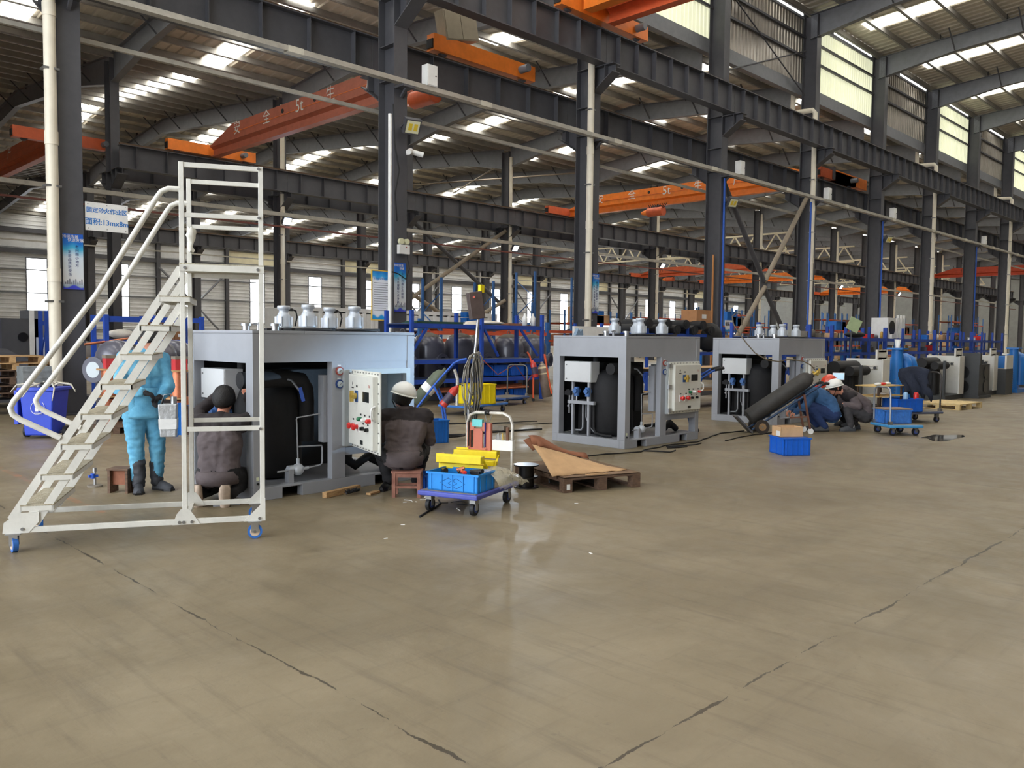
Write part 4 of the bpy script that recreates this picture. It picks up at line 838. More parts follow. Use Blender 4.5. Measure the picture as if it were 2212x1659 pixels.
t, b = person('person in a red helmet bending down between the two other crouching people', (15.43,6.57,0), dict(pelvis=(.28,.05,.34),bend=(.03,0,.05),chest=(.06,.05,.60),neck=(-.13,.05,.75),shl=(-.06,-.13,.70),shr=(-.04,.21,.70),ell=(-.16,-.2,.47),wrl=(-.33,-.12,.40),elr=(-.18,.22,.47),wrr=(-.35,.14,.40),hipl=(.26,-.05,.32),hipr=(.26,.14,.32),knl=(-.12,-.09,.44),knr=(-.14,.2,.44),anl=(.10,-.08,.09),anr=(.08,.18,.09)),
   [skin,jack,pants,yoke,jack], ((-.26,.05,.79),(-.5,0,.86),(-.86,-.1,-.5)), fat=1.1, seed=22)
helmet(t, (-.29,.05,.83), (-.62,0,.8), (-.8,-.05,-.6), helm_r); hair(t, (-.26,.05,.80), (-.5,0,.86), (-.86,-.1,-.5)); shoe(t, (.13,-.08,0), (-.09,-.1,0), shoeg, gloss); shoe(t, (.11,.18,0), (-.1,.19,0), shoeg, gloss)
hand(t, (-.34,-.12,.39), (-.9,.2,-.3), (0,.3,-1), glovek, 'glove'); hand(t, (-.36,.14,.39), (-.9,-.2,-.3), (0,-.3,-1), glovek, 'glove')
t, b = person('person in a white helmet and brown jacket squatting at the right of the group', (14.85,6.25,0), dict(pelvis=(.30,.05,.28),bend=(.06,0,.06),chest=(.10,.04,.56),neck=(-.10,.04,.69),shl=(-.02,-.14,.64),shr=(-.02,.22,.64),ell=(.09,-.2,.45),wrl=(-.15,-.18,.48),elr=(-.12,.2,.42),wrr=(-.30,.12,.42),hipl=(.28,-.06,.26),hipr=(.28,.15,.26),knl=(-.10,-.15,.45),knr=(-.02,.22,.45),anl=(-.01,-.14,.09),anr=(.21,.2,.10)),
   [skin,jack,char,jack,yoke], ((-.245,.03,.755),(-.28,0,.96),(-.96,-.1,-.28)), yk=1, fat=1.1, seed=31)
helmet(t, (-.255,.03,.785), (-.25,0,.97), (-.97,-.05,-.25), helm_w); hair(t, (-.245,.03,.765), (-.28,0,.96), (-.96,-.1,-.28)); shoe(t, (.03,-.14,0), (-.21,-.17,0), shoeg, shoeg, w=.048); shoe(t, (.26,.2,.0), (.03,.18,0), shoeg, shoeg, w=.048)
MB().cyl((-.0,-.14,.07),(-.0,-.14,.11),.05,n=12).build('sock', white, t); hand(t, (-.17,-.18,.48), (-.9,.2,-.3), (0,.3,-1), glovek, 'glove'); hand(t, (-.31,.12,.41), (-.9,-.2,-.3), (0,-.3,-1), glovek, 'glove')
# ---------------------------------------------------------------- foreground props
def box_stool():
    t = thing('wooden_step_box', 'small brown wooden step box with an open front beside the boots', 'box', (2.985,8.735,0), rad(-49)); w, d, h = .21, .16, .25
    for x in (0, w-.025): MB().box((x,0,0),(x+.025,d,h-.02)).build('side_board', woodd, t)
    MB().box((-.005,-.005,h-.02),(w+.005,d+.005,h)).build('top_board', woodd, t); MB().box((.025,.05,.08),(w-.025,.07,h-.02)).build('back_board', mat('reddish board', (150,96,72), .8, 0, .1, 8), t)
box_stool()
t = thing('valve_stand', 'small metal valve with blue handle on a round foot beside the step box', 'valve', (3.02,9.2,0))
MB().cyl((0,0,0),(0,0,.018),.075,n=20).build('foot', dust, t); MB().cyl((0,0,.018),(0,0,.2),.014,n=10).cyl((0,0,.16),(0,0,.2),.022,n=10).build('stem', chrome, t); MB().box((-.06,-.015,.10),(.03,.015,.125)).cyl((-.02,0,.09),(-.02,0,.14),.022,n=10).build('handle', mat('valve blue', (36,84,190), .4, 0, 0), t)
def wheelie_bin():
    t = thing('wheeled_bin', 'blue wheeled rubbish bin overflowing with scraps near the left column', 'bin', (3.93,14.12,0), rad(-42)); m = mat('bin blue', (44,72,196), .45, 0, .04, 4)
    b = MB(); b.hexa([(-.2,-.22,.05),(.2,-.22,.05),(.2,.2,.05),(-.2,.2,.05),(-.25,-.26,.74),(.25,-.26,.74),(.25,.26,.74),(-.25,.26,.74)]); b.build('body', m, t, bevel=.02)
    MB().box((-.275,-.285,.73),(.275,.285,.78)).build('rim', m, t, bevel=.01); MB().box((-.28,.2,.28),(-.25,.27,.72)).build('lid', m, t); MB().box((-.33,-.26,.22),(-.27,.2,.74)).build('hanging_lid', m, t, bevel=.012)
    for s in (-1,1): MB().cyl((s*.27,.04,.09),(s*.32,.04,.09),.09,n=18).build('wheel', black, t)
    MB().cyl((-.27,.04,.09),(.27,.04,.09),.012,n=8).build('axle', bolt, t)
    MB().tube([(.02+.1*math.cos(a),-.262+.02*math.sin(a)-.0,.48+.1*math.sin(a)) for a in [2*PI*i/28 for i in range(28)]],.004,n=4,closed=True).build('emblem_ring', white, t)
    MB().box((-.02,-.262,.42),(.03,-.25,.48)).ball((.03,-.255,.53),.016,8,6).box((.025,-.262,.46),(.045,-.25,.51)).build('emblem', white, t)
    text('lettering', '可回收物', .03, white, t, (.02,-.262,.39), FACE_Y)
    return t
wheelie_bin()
for i in range(7):
    a = i*.9; p0 = Vector((3.93+.12*math.cos(a),14.1+.14*math.sin(a),.79))
    tag(MB().tube([p0, p0+Vector((.1*math.cos(a+1),.1*math.sin(a+1),.05)), p0+Vector((.26*math.cos(a+.4),.24*math.sin(a+.4),.03-.02*(i%3))), p0+Vector((.34*math.cos(a+.2),.3*math.sin(a+.2),-.08-.06*(i%3)))],[.02,.016,.012,.006],n=6).build('plastic_scrap', mat('dirty plastic strip', (206,200,184), .6, 0, .1, 10)), 'pale plastic scrap strip spilling from the blue bin', 'scrap', 'scraps in the blue bin')
tag(MB().ball((0,0,0),(.16,.13,.05),12,8).build('scrap_bag', black, None, (3.98,14.2,.8)), 'black scrap bag on top of the blue bin', 'bag')
def low_stool():
    t = thing('low_stool', 'low wooden stool under the white-helmeted person', 'stool', (5.14,6.62,0), rad(-45)); m = mat('worn stool wood', (162,112,94), .75, 0, .1, 8, c2=(124,80,66)); x, y, h = .125, .09, .24
    MB().box((-.15,-.11,h),(.15,.11,h+.025)).build('seat', m, t, bevel=.004)
    for sx in (-1,1):
        for sy in (-1,1): MB().box((sx*x-.018,sy*y-.018,0),(sx*x+.018,sy*y+.018,h)).build('leg', m, t)
    for sy in (-1,1): MB().box((-x,sy*y-.01,.09),(x,sy*y+.01,.115)).build('rung', m, t); MB().box((-x,sy*y-.01,.2),(x,sy*y+.01,.24)).build('apron', m, t)
low_stool()
def crate(label, loc, rz, L, Wd, h, m, grp=None, marks=False, cat='crate'):
    t = thing('plastic_crate', label, cat, loc, rz, grp); e = .012
    MB().box((-L/2,-Wd/2,0),(L/2,Wd/2,.012)).build('bottom', m, t)
    for x0,y0,x1,y1 in ((-L/2,-Wd/2,L/2,-Wd/2+e),(-L/2,Wd/2-e,L/2,Wd/2),(-L/2,-Wd/2,-L/2+e,Wd/2),(L/2-e,-Wd/2,L/2,Wd/2)): MB().box((x0,y0,0),(x1,y1,h)).build('wall', m, t)
    r = MB()
    r.box((-L/2-.012,-Wd/2-.012,h-.018),(L/2+.012,-Wd/2+.01,h)).box((-L/2-.012,Wd/2-.01,h-.018),(L/2+.012,Wd/2+.012,h)).box((-L/2-.012,-Wd/2,h-.018),(-L/2+.01,Wd/2,h)).box((L/2-.01,-Wd/2,h-.018),(L/2+.012,Wd/2,h)); r.build('rim', m, t)
    rb = MB().box((-.005,-.008,.01),(.005,0,h-.02)).mesh('rib', m)
    for k in range(5):
        x = -L/2+.04+(L-.08)*k/4
        obj('rib', rb, t, (x,-Wd/2,0)); o = obj('rib', rb, t, (x,Wd/2,0)); o.rotation_euler = (0,0,PI)
    for k in range(3):
        y = -Wd/2+.05+(Wd-.1)*k/2; o = obj('rib', rb, t, (-L/2,y,0)); o.rotation_euler = (0,0,-PI/2); o = obj('rib', rb, t, (L/2,y,0)); o.rotation_euler = (0,0,PI/2)
    if marks:
        for s in (-1,1): 
            c = s*L*.08; pts = [(c-L*.17,h*.45),(c,h*.72),(c+L*.17,h*.45),(c,h*.18)]
            MB().tube([(x,-Wd/2-.002,z) for x,z in pts],.003,n=4,closed=True).build('emblem', mat('crate mark', (20,80,150), .5, 0, 0), t)
    return t
def cart(label, loc, rz, L, Wd, m, hh=.8, hm=chrome, deck=.2, grp=None, side=1):
    t = thing('platform_cart', label, 'cart', loc, rz, grp)
    MB().box((-L/2,-Wd/2,deck-.045),(L/2,Wd/2,deck)).build('deck', m, t, bevel=.012); MB().box((-L/2+.03,-Wd/2+.03,deck),(L/2-.03,Wd/2-.03,deck+.003)).build('mat', dust, t)
    for sx in (-1,1):
        for sy in (-1,1):
            x, y = sx*(L/2-.1), sy*(Wd/2-.08); f = MB().box((x-.035,y-.03,.11),(x+.035,y+.03,deck-.045)).box((x-.02,y-.03,.05),(x+.02,y-.024,.12)).box((x-.02,y+.024,.05),(x+.02,y+.03,.12)).build('castor', bolt, t)
            MB().cyl((x,y-.018,.062),(x,y+.018,.062),.062,n=20).build('wheel', black, f); MB().cyl((x,y-.02,.062),(x,y+.02,.062),.035,n=14).build('hub', mat('hub blue', (60,80,150), .5, 0, 0), f)
    X = side*(L/2-.04); y = Wd/2-.06; ln = -side*.0
    if hh: MB().tube([(X,-y,deck),(X+.01*side,-y,hh-.1),(X+.01*side,-y+.03,hh-.03),(X+.01*side,-y+.1,hh),(X+.01*side,y-.1,hh),(X+.01*side,y-.03,hh-.03),(X+.01*side,y,hh-.1),(X,y,deck)],.016,n=10).build('handle', hm, t)
    for s in (-1,1): MB().box((X-.03,s*y-.03,deck),(X+.03,s*y+.03,deck+.06)).build('handle_socket', bolt, t)
    return t
# tool cart in front of the first machine
cartblue = mat('cart blue', (74,84,172), .5, 0, .08, 6); taped = mat('tape wrapped tube', (196,192,184), .4, .4, .15, 16)
ca = rad(19.7); CX, CY = 5.245, 5.80
def cw(x, y, z=0): return (CX+x*math.cos(ca)-y*math.sin(ca), CY+x*math.sin(ca)+y*math.cos(ca), z)
cart('blue platform cart loaded with tools in front of the first machine', (CX,CY,0), ca, .88, .62, cartblue, .86, taped)
crate('bright blue crate of tools at the front of the tool cart', cw(-.20,-.02,.203), ca-PI/2, .52, .34, .17, mat('crate bright blue', (22,138,222), .4, 0, .04, 5), marks=True)
tl = [((-.27,.12,.33),(.10,.05,.05),gloss,'black drill lying in the bright blue crate','drill'),((-.27,-.08,.33),(.12,.03,.03),redm,'red pliers lying in the bright blue crate','pliers'),((-.2,-.18,.34),(.1,.06,.05),tagk,'black battery pack lying in the bright blue crate','battery'),((-.14,.02,.34),(.05,.05,.04),copper,'copper fitting lying in the bright blue crate','fitting')]
for (x,y,z), d, m, lb, ct in tl:
    t = thing(ct, lb, ct, cw(x,y,.295), ca+x*9)
    MB().cbox((0,0,.07),d).cyl((-d[0]*.7,0,.07),(d[0]*.7,0,.09),d[2]*.45,n=10).build('body', m, t, bevel=.008); MB().cyl((0,0,-.08),(0,0,.07),.03,n=8).build('grip', black, t)
def toolbox():
    t = thing('toolbox', 'yellow steel cantilever toolbox standing open on the tool cart', 'toolbox', cw(.16,.10,.203), ca-PI/2+rad(6)); L = .46
    MB().box((-L/2,-.07,0),(L/2,.07,.11)).build('base_tray', yellow, t, bevel=.006)
    for s in (-1,1):
        MB().box((-L/2,s*.14-.055,.15),(L/2,s*.14+.055,.20)).build('tray', yellow, t, bevel=.006); MB().box((-L/2,s*.21-.05,.215),(L/2,s*.21+.05,.285)).build('tray', yellow, t, bevel=.006)
        MB().box((-L/2,s*.24,.285),(L/2,s*.25,.30)).build('lid', yellow, t)
        for e in (-1,1): MB().bar((e*(L/2+.004),s*.02,.04),(e*(L/2+.004),s*.2,.25),.006,.02,(1,0,0)).bar((e*(L/2+.004),s*.05,.09),(e*(L/2+.004),s*.13,.2),.006,.02,(1,0,0)).build('linkage', yellow, t)
    MB().tube([(-.1,.03,.11),(-.1,.1,.19),(.1,.1,.19),(.1,.03,.11)],.008,n=6).build('carry_handle', bolt, t)
toolbox()
bagm = mat('clear plastic film', (222,216,190), .25, 0, .1, 12, alpha=.38, bump=.6, bscale=25)
rows = []
for i in range(12):
    u = i/11; x = -.14+.5*u; hgt_ = .16*math.sin(PI*min(1,.25+u*.75))+.02
    rows.append([cw(x, -.22-.12*u+.17*math.cos(a)*(1-.3*u), .215+max(0,hgt_*math.sin(a))+.012*math.sin(i*2.1+a*4)) for a in [PI*k/10 for k in range(11)]])
tag(MB().sheet(rows).build('plastic_bag', bagm), 'clear crinkled plastic bag draped over the tool cart edge', 'bag')
t = thing('paper_tag', 'folded tan card standing among the yellow trays', 'card', cw(.0,.26,.37), ca); MB().bar((0,0,0),(-.05,.02,.13),.05,.006,(1,0,0)).build('card', card, t)
t = thing('spirit_level_holder', 'terracotta slotted tool holder hanging on the tool cart handle', 'holder', cw(.40,.12,.46), ca-PI/2)
tc_ = mat('terracotta plastic', (196,112,92), .5, 0, .04, 6); MB().box((-.12,-.012,0),(.12,.012,.05)).box((-.12,-.012,.0),(-.085,.012,.30)).box((.085,-.012,0),(.12,.012,.30)).box((-.05,-.012,.05),(.05,.012,.24)).box((-.12,-.012,.22),(-.04,.012,.30)).box((.04,-.012,.22),(.12,.012,.30)).build('plate', tc_, t)
MB().box((.12,-.03,0),(.15,.012,.30)).build('side_flange', tc_, t); MB().box((-.06,-.02,.26),(.05,.02,.33)).build('cloth', mat('mint cloth', (120,208,214), .8, 0, .05, 10), t)
for x, m in ((-.1,gloss),(.085,mat('pen blue', (40,50,150), .4, 0, 0))): MB().cyl((x,-.018,.06),(x,-.018,.31),.007,n=6).build('pen', m, t)
t = thing('drill_bit_box', 'white box of drill bits fixed to the tool cart handle', 'box', cw(.40,-.16,.50), ca-PI/2)
MB().box((-.11,-.03,0),(.11,.03,.1)).build('box', white, t)
for k in range(7): MB().cyl((-.08+k*.014,0,.1),(-.08+k*.014,0,.15+.01*(k%3)),.005,n=6).build('drill_bit', chrome if k < 5 else brass, t)
for k in range(4): MB().cyl((.035+.012*(k%2),.01*(k//2),.1),(.035+.012*(k%2),.01*(k//2),.23),.011,n=8).build('chisel', mat('brown steel', (110,78,58), .5, .3, .08, 10), t)
# leaning lamp pole with coiled cable
t = thing('cable_pole', 'tall steel pole with a brown switch box and looped cables tied to the tool cart', 'pole', cw(.40,.25,.2)); 
MB().tube([(0,0,0),(.04,.02,.7),(.09,-.03,1.35),(.12,-.06,1.92)],.017,n=10).build('pole', chrome, t)
sb = MB(); sb.T = Matrix.Translation((.085,-.05,1.72)) @ Matrix.Rotation(rad(-30),4,'Z') @ Matrix.Rotation(rad(-8),4,'Y'); sb.box((-.09,-.07,-.13),(.05,.06,.14)).build('switch_box', mat('brown steel box', (84,70,66), .5, .2, .1, 8), t, bevel=.008)
MB().cyl((-.01,-.1,1.80),(-.03,-.125,1.80),.012,n=8).build('button', mat('coral button', (214,110,96), .4, 0, 0), t)
MB().box((.1,-.08,1.85),(.15,-.04,1.93)).build('yellow_tag', yellow, t)
cabg = mat('grey cable', (150,146,138), .55, 0, .05, 10)
rnd = random.Random(3)
for k in range(9):
    cxx = .03+.012*k-.05; w = .05+.09*rnd.random(); L = .3+.4*rnd.random(); top = 1.2+.08*rnd.random()
    MB().tube([(cxx+w*math.sin(a)*(1 if a < PI else 1.2)+.05, -.03-.02*math.cos(a)+.03*rnd.random(), top-L*(1-math.cos(a))/2*1.3) for a in [2*PI*i/18 for i in range(18)]],.0055,n=5,closed=True).build('cable_loop', cabg, t)
for k in range(6): MB().tube([(.06+.012*k,-.03,1.2),(.05+.02*k,-.05,.8),(.05+.022*k-.04,-.06+.02*k,.4),(.02+.03*k,-.05,.0)],.005,n=5).build('cable_tail', cabg if k % 2 else black, t)
tag(MB().tube([cw(.41,-.02+.012*i,.84-.09*abs(math.sin(PI*i/6)) ) for i in range(7)],.004,n=5).build('carabiner', bolt), 'steel snap hook hanging from the tool cart handle', 'hook')
tag(MB().lathe([(0,0),(.023,0),(.023,.05),(0,.05)],12,cw(.415,.045,.86),Matrix.Rotation(PI/2,3,'X')).build('tape_wrap', gloss), 'black tape wound round the tool cart handle', 'tape')
crate('dark blue crate on the floor behind the tool cart', (5.55,6.55,0), rad(-30), .42, .32, .2, mat('crate dark blue', (26,84,180), .42, 0, .05, 5))
t = thing('wire_reel', 'grey wire reel standing in the dark blue crate', 'reel', (5.58,6.52,.013)); MB().cyl((0,0,.0),(0,0,.18),.05,n=14).build('core', tankm, t); MB().cyl((0,0,.18),(0,0,.195),.07,n=16).build('flange', steel, t)
t = thing('cable_drum', 'black empty cable drum on the floor beside the pallet', 'drum', (6.38,6.15,0)); MB().cyl((0,0,.012),(0,0,.235),.085,n=20).build('barrel', gloss, t)
for z in (0, .11, .235): MB().cyl((0,0,z),(0,0,z+.014),.135 if z != .11 else .13,n=24).build('flange', gloss, t)
def pallet(label, loc, rz, L, Wd, m, h=.14, nb=7, grp=None, block=True, lab=False):
    t = thing('pallet', label, 'pallet', loc, rz, grp)
    bd = MB().box((0,0,h-.02),(L,Wd/nb*.86,h)).mesh('deck_board', m)
    for k in range(nb): obj('deck_board', bd, t, (0,k*Wd/nb,0))
    st = MB().box((0,0,h-.045),(.1,Wd,h-.02)).mesh('stringer_board', m); ft = MB().box((0,0,0),(.1,Wd,.018)).mesh('foot_board', m); bl = MB().box((0,0,.018),(.1,.1,h-.045)).mesh('block', m)
    for x in (0,(L-.1)/2,L-.1):
        obj('stringer_board', st, t, (x,0,0)); obj('foot_board', ft, t, (x,0,0))
        for y in (0,(Wd-.1)/2,Wd-.1): obj('block', bl, t, (x,y,0))
    return t
pa = math.atan2(-.31,.90)
pt = pallet('weathered brown pallet with torn cardboard on it', (6.42,5.64,0), pa, .95, 1.15, woodd, .15)
MB().box((.0,.005,.158),(.95,1.15,.162)).build('plywood_sheet', mat('worn plywood', (122,98,76), .8, 0, .1, 5), pt); MB().box((.03,-.003,.03),(.07,0,.09)).build('label', white, pt)
def pw(x, y, z): return (6.42+x*math.cos(pa)-y*math.sin(pa), 5.64+x*math.sin(pa)+y*math.cos(pa), z)
rows = []
for i in range(15):
    u = i/14; row = []
    for j in range(9):
        v = j/8; x = -.10+.98*u*(1-.08*v); y = .08+.46*v+.08*u*(1-v); z = .168+.02*math.sin(PI*v)*(1-u)+.28*v*(1-u)**.9+.006*math.sin(i*1.9)*(1-v)
        row.append(pw(x, y, z))
    rows.append(row)
c = thing('torn_cardboard', 'large torn cardboard sheet sagging over the weathered pallet', 'cardboard', (0,0,0))
MB().sheet(rows).build('sheet', card, c, solid=.006)
rows = []
for i in range(12):
    u = i/11
    rows.append([pw(-.10+.70*u+.10*v, .54+.30*v+.04*math.sin(5*u), .168+.28*(1-.72*u)**.9+v*(.06*(1-u)+.04*math.sin(u*7))+.03*math.sin(PI*v)) for v in (0,.25,.5,.75,1)])
MB().sheet(rows).build('raised_flap', cardd, c, solid=.006); rows = [[pw(-.10+.14*v, .30+.45*u, .30+.17*u+.05*v) for v in (0,.5,1)] for u in (.5,.625,.75,.875,1)]
MB().sheet(rows).build('side_flap', cardd, c, solid=.006); MB().hexa([pw(.3,.03,.164),pw(.55,.02,.164),pw(.55,.07,.164),pw(.3,.08,.164),pw(.3,.03,.176),pw(.55,.02,.176),pw(.55,.07,.17),pw(.3,.08,.17)]).build('torn_strip', card, c)
# timber scraps, brush and small litter
for p, q, lb in (((4.45,7.06,.03),(4.95,7.20,.03),'split timber batten lying along the plinth of the first machine'),((4.86,6.90,.012),(5.02,6.96,.012),'short timber offcut before the stool')):
    tag(MB().bar(p,q,.055,.055 if 'split' in lb else .02).build('timber_offcut', wood), lb, 'timber')
br = MB()
for k in range(60):
    a = k*.7; br.cyl((0+.003*k,0,.03),(.003*k+.035*math.cos(a),.04*math.sin(a),.03+.03*abs(math.sin(k))),.004,n=4)
t = thing('brush', 'black bristle brush lying by the timber batten', 'brush', (4.68,7.0,0), rad(20)); tag(br.build('bristles', black, t), kind='stuff'); MB().cyl((-.02,0,.03),(.2,0,.03),.012,n=8).build('handle', black, t)
cm = mat('white cable offcut', (214,212,206), .6, 0, .03, 10)
for k in range(14):
    x, y = 4.95+rnd.random()*.75, 5.75+rnd.random()*.75; a = rnd.random()*6
    tag(MB().tube([(x,y,.006),(x+.06*math.cos(a),y+.06*math.sin(a),.008),(x+.14*math.cos(a+.5),y+.14*math.sin(a+.5),.006)],.004,n=5).build('cable_offcut', cm if k % 2 else black), 'short cable offcut littering the floor around the tool cart', 'offcut', 'cable offcuts under the cart')
for k, (x, y) in enumerate(((4.9,6.35),(5.0,6.3),(4.3,5.6),(3.9,5.3),(4.75,3.9),(6.1,5.2))):
    tag(MB().cbox((x,y,.003),(.035,.012,.004),k*1.1).build('paper_scrap', white), 'tiny white paper scrap on the concrete', 'scrap', 'paper scraps on the concrete')
def floor_cable(pts, r, label, m=black, wob=.03, seed=1):
    rr = random.Random(seed); P = []
    for a, b in zip(pts, pts[1:]):
        n = max(2,int((Vector(b)-Vector(a)).length/.18))
        for i in range(n): f = i/n; P.append((a[0]+(b[0]-a[0])*f+rr.uniform(-wob,wob), a[1]+(b[1]-a[1])*f+rr.uniform(-wob,wob), r))
    P.append((*pts[-1][:2], r)); cable('floor_cable', P, r, m, label)
cable('rubber_hose', [(7.3,9.6,.015),(7.9,9.95,.015)]+[(8.35+.42*math.cos(a),9.88+.24*math.sin(a),.015+.004*i) for i, a in enumerate([PI*1.0-2*PI*k/20 for k in range(21)])]+[(8.6,10.15,.015),(9.6,10.1,.015),(10.6,9.85,.02)], .016, black, 'thick black hose coiled once on the floor between the machines', 8)
for pts, r, lb, sd in ((((6.5,10.5),(8.6,11.9),(10.2,11.5),(11.1,10.6),(12.5,10.4)),.009,'dark cable crossing the floor behind the tool cart',2),(((9.2,13.2),(9.9,11.8),(10.6,11.2),(11.6,10.9)),.009,'second cable trailing from the blue bench',3),(((8.4,7.3),(9.6,7.0),(10.4,7.15),(11.2,7.1),(12.6,7.5),(13.2,7.4)),.01,'dark cable running past the foot of the second machine',4),(((9.7,7.0),(9.85,6.66),(10.1,6.75)),.01,'stray cable end by the corner of the second machine',5),(((10.2,6.95),(10.6,6.85),(10.35,7.05),(10.9,6.9),(11.1,6.95)),.01,'tangled cable before the second machine',6),(((11.7,6.9),(12.6,7.0),(13.4,6.9)),.01,'cable reaching towards the bottle dolly',7),(((4.6,5.7),(4.95,5.95),(5.2,6.2)),.009,'black cable end poking out from under the tool cart',8)):
    floor_cable(pts, r, lb, seed=sd)
tag(MB().cbox((9.96,10.28,.05),(.12,.32,.08),rad(8)).build('timber_block', dust), 'grey timber block on the floor between the machines', 'block')
# crate with open carton near the third machine
crate('blue crate upside down on the floor with an open carton on it', (11.10,5.50,0), rad(-35), .40, .42, .245, mat('crate deep blue', (22,98,206), .42, 0, .05, 5))
MB().box((-.19,-.2,.23),(.19,.2,.245)).build('top', MATS['crate deep blue'], D.objects[[o.name for o in D.objects if o.name.startswith('plastic_crate')][-1]])
t = thing('open_carton', 'small open cardboard carton resting on the blue crate', 'carton', (11.12,5.55,.247), rad(-35)); w, d, h = .34, .26, .14
for a, b in (((-w/2,-d/2,0),(w/2,-d/2+.005,h)),((-w/2,d/2-.005,0),(w/2,d/2,h)),((-w/2,-d/2,0),(-w/2+.005,d/2,h)),((w/2-.005,-d/2,0),(w/2,d/2,h)),((-w/2,-d/2,0),(w/2,d/2,.005))): MB().box(a,b).build('panel', card, t)
MB().box((-w/2-.001,-.11,.01),(-w/2,.0,.08)).build('label', white, t)
# leaning gas bottle on its dolly (local frame: x to image right, y away)
t = thing('gas_bottle', 'long dark gas bottle leaning on a two-wheeled dolly before the third machine', 'gas bottle', (13.2,7.11,0), rad(-45))
p, q = Vector((-.18,.05,.26)), Vector((.90,.05,1.0)); d = (q-p).normalized()
rr = d.to_track_quat('Z','Y').to_matrix(); L = (q-p).length; cylm = mat('dusty bottle paint', (62,60,58), .65, .1, .12, 6)
MB().lathe([(0,0),(.12,0),(.14,.02),(.14,L-.16),(.125,L-.08),(.09,L-.03),(.04,L),(.04,L+.03),(0,L+.03)],22,p,rr).build('cylinder', cylm, t)
v = MB().cyl(q+d*.02,q+d*.13,.025,n=10).cyl(q+d*.08+Vector((-.05,0,.03)),q+d*.08+Vector((.05,0,-.03)),.018,n=8).build('valve', brass, t)
t = thing('bottle_dolly', 'blue and black two-wheeled dolly with a brown prop leg under the gas bottle', 'dolly', (13.2,7.11,0), rad(-45)); off = Vector((.62,0,-.78))*.17
for y in (-.08,.18): MB().cyl(Vector((-.15,y,.06)),Vector((1.05,y,.86)),.02,n=8).build('rail', mat('dolly blue black', (44,66,96), .5, .1, .15, 8), t)
MB().hexa([(-.42,-.1,.28),(-.15,-.1,.0),(-.15,.2,.0),(-.42,.2,.28),(-.40,-.1,.30),(-.13,-.1,.02),(-.13,.2,.02),(-.40,.2,.30)]).build('toe_plate', steel, t)
for y in (-.16,.24): w_ = MB().cyl((0,y-.03,.12),(0,y+.03,.12),.12,n=22).build('wheel', mat('wheel rubber', (52,44,38), .8, 0, .1, 10), t); MB().cyl((0,y-.034,.12),(0,y+.034,.12),.065,n=16).build('rim', mat('rusty rim', (150,120,86), .6, .3, .1, 10), w_)
MB().cyl((0,-.2,.12),(0,.28,.12),.014,n=8).build('axle', bolt, t); MB().bar((.42,-.08,.46),(.78,-.08,.40),.03,.03).build('strut', MATS['dolly blue black'], t)
lg = mat('brown leg', (110,72,56), .6, .1, .1, 8)
for y in (-.12,.22): MB().bar((.72,y,.68),(.84,y,.09),.03,.03).build('prop_leg', lg, t); k_ = MB().cyl((.85,y-.012,.05),(.85,y+.012,.05),.05,n=16).build('castor', white, t)
MB().bar((.5,-.1,.28),(.78,-.1,.30),.025,.025).build('lower_strut', lg, t); MB().tube([(1.03,-.08,.85),(1.10,-.08,.88),(1.16,-.08,.87)],.024,n=8).build('grip', black, t); MB().tube([(1.03,.18,.85),(1.10,.18,.88),(1.16,.18,.87)],.024,n=8).build('grip', black, t)
def ip(px, py, dep=0): return (13.2+.707*((px-1640)/124.8)+.707*dep, 7.11-.707*((px-1640)/124.8)+.707*dep, (935-py)/124.8)
cable('charging_hose', [ip(768,0)]*0+[ip(1762,798,.1),ip(1752,787,.1),ip(1735,779,.1),ip(1705,775,.1),ip(1680,780,.05),ip(1655,777,.05),ip(1630,762,.1),ip(1612,738,.2),ip(1602,715,.4),ip(1598,698,.6),ip(1602,681,.8),ip(1614,672,.9),ip(1626,675,.95),ip(1631,686,1.0),ip(1631,700,1.0)], .011, mat('brown hose', (92,80,62), .5, 0, .05, 8), 'long dark charging hose arching from the gas bottle to the third machine', 6, 'hose')
# ---------------------------------------------------------------- racks, benches and stock behind
def rack(label, loc, L, Dp, H, shelves, um, bm, deck=None, rz=0, grp=None, bays=1, brace=True, uw=.08, cat='rack'):
    t = thing('storage_rack', label, cat, loc, rz, grp)
    up = MB().box((-uw/2,-uw/2,0),(uw/2,uw/2,H)).mesh('upright', um); hol = MB()
    for k in range(bays+1):
        x = L*k/bays
        for y in (0,Dp): obj('upright', up, t, (x,y,0))
        if brace:
            z = .3; s = 1
            while z+.8 < H: MB().bar((x,0 if s > 0 else Dp,z),(x,Dp if s > 0 else 0,z+.75),.03,.03).build('lacing', um, t); z += .75; s = -s
    for z in shelves:
        for y in (0,Dp): MB().box((0,y-.025,z-.1),(L,y+.025,z)).build('beam', bm, t)
        if deck: MB().box((0,.02,z-.02),(L,Dp-.02,z)).build('shelf', deck, t)
    return t
def carton(label, loc, d, m=card, rz=0, grp=None, tape=True, lab=True):
    t = thing('carton', label, 'carton', loc, rz, grp); x, y, z = d
    MB().box((-x/2,-y/2,0),(x/2,y/2,z)).build('body', m, t)
    if tape: MB().box((-.03,-y/2-.002,0),(.03,y/2+.002,z+.002)).build('tape', mat('parcel tape', (178,132,88), .5, 0, 0), t)
    if lab: MB().box((-x*.15,-y/2-.004,z*.3),(x*.15,-y/2-.002,z*.65)).build('label', white, t)
    return t
dk = mat('bench top steel', (60,74,110), .6, .1, .1, 5)
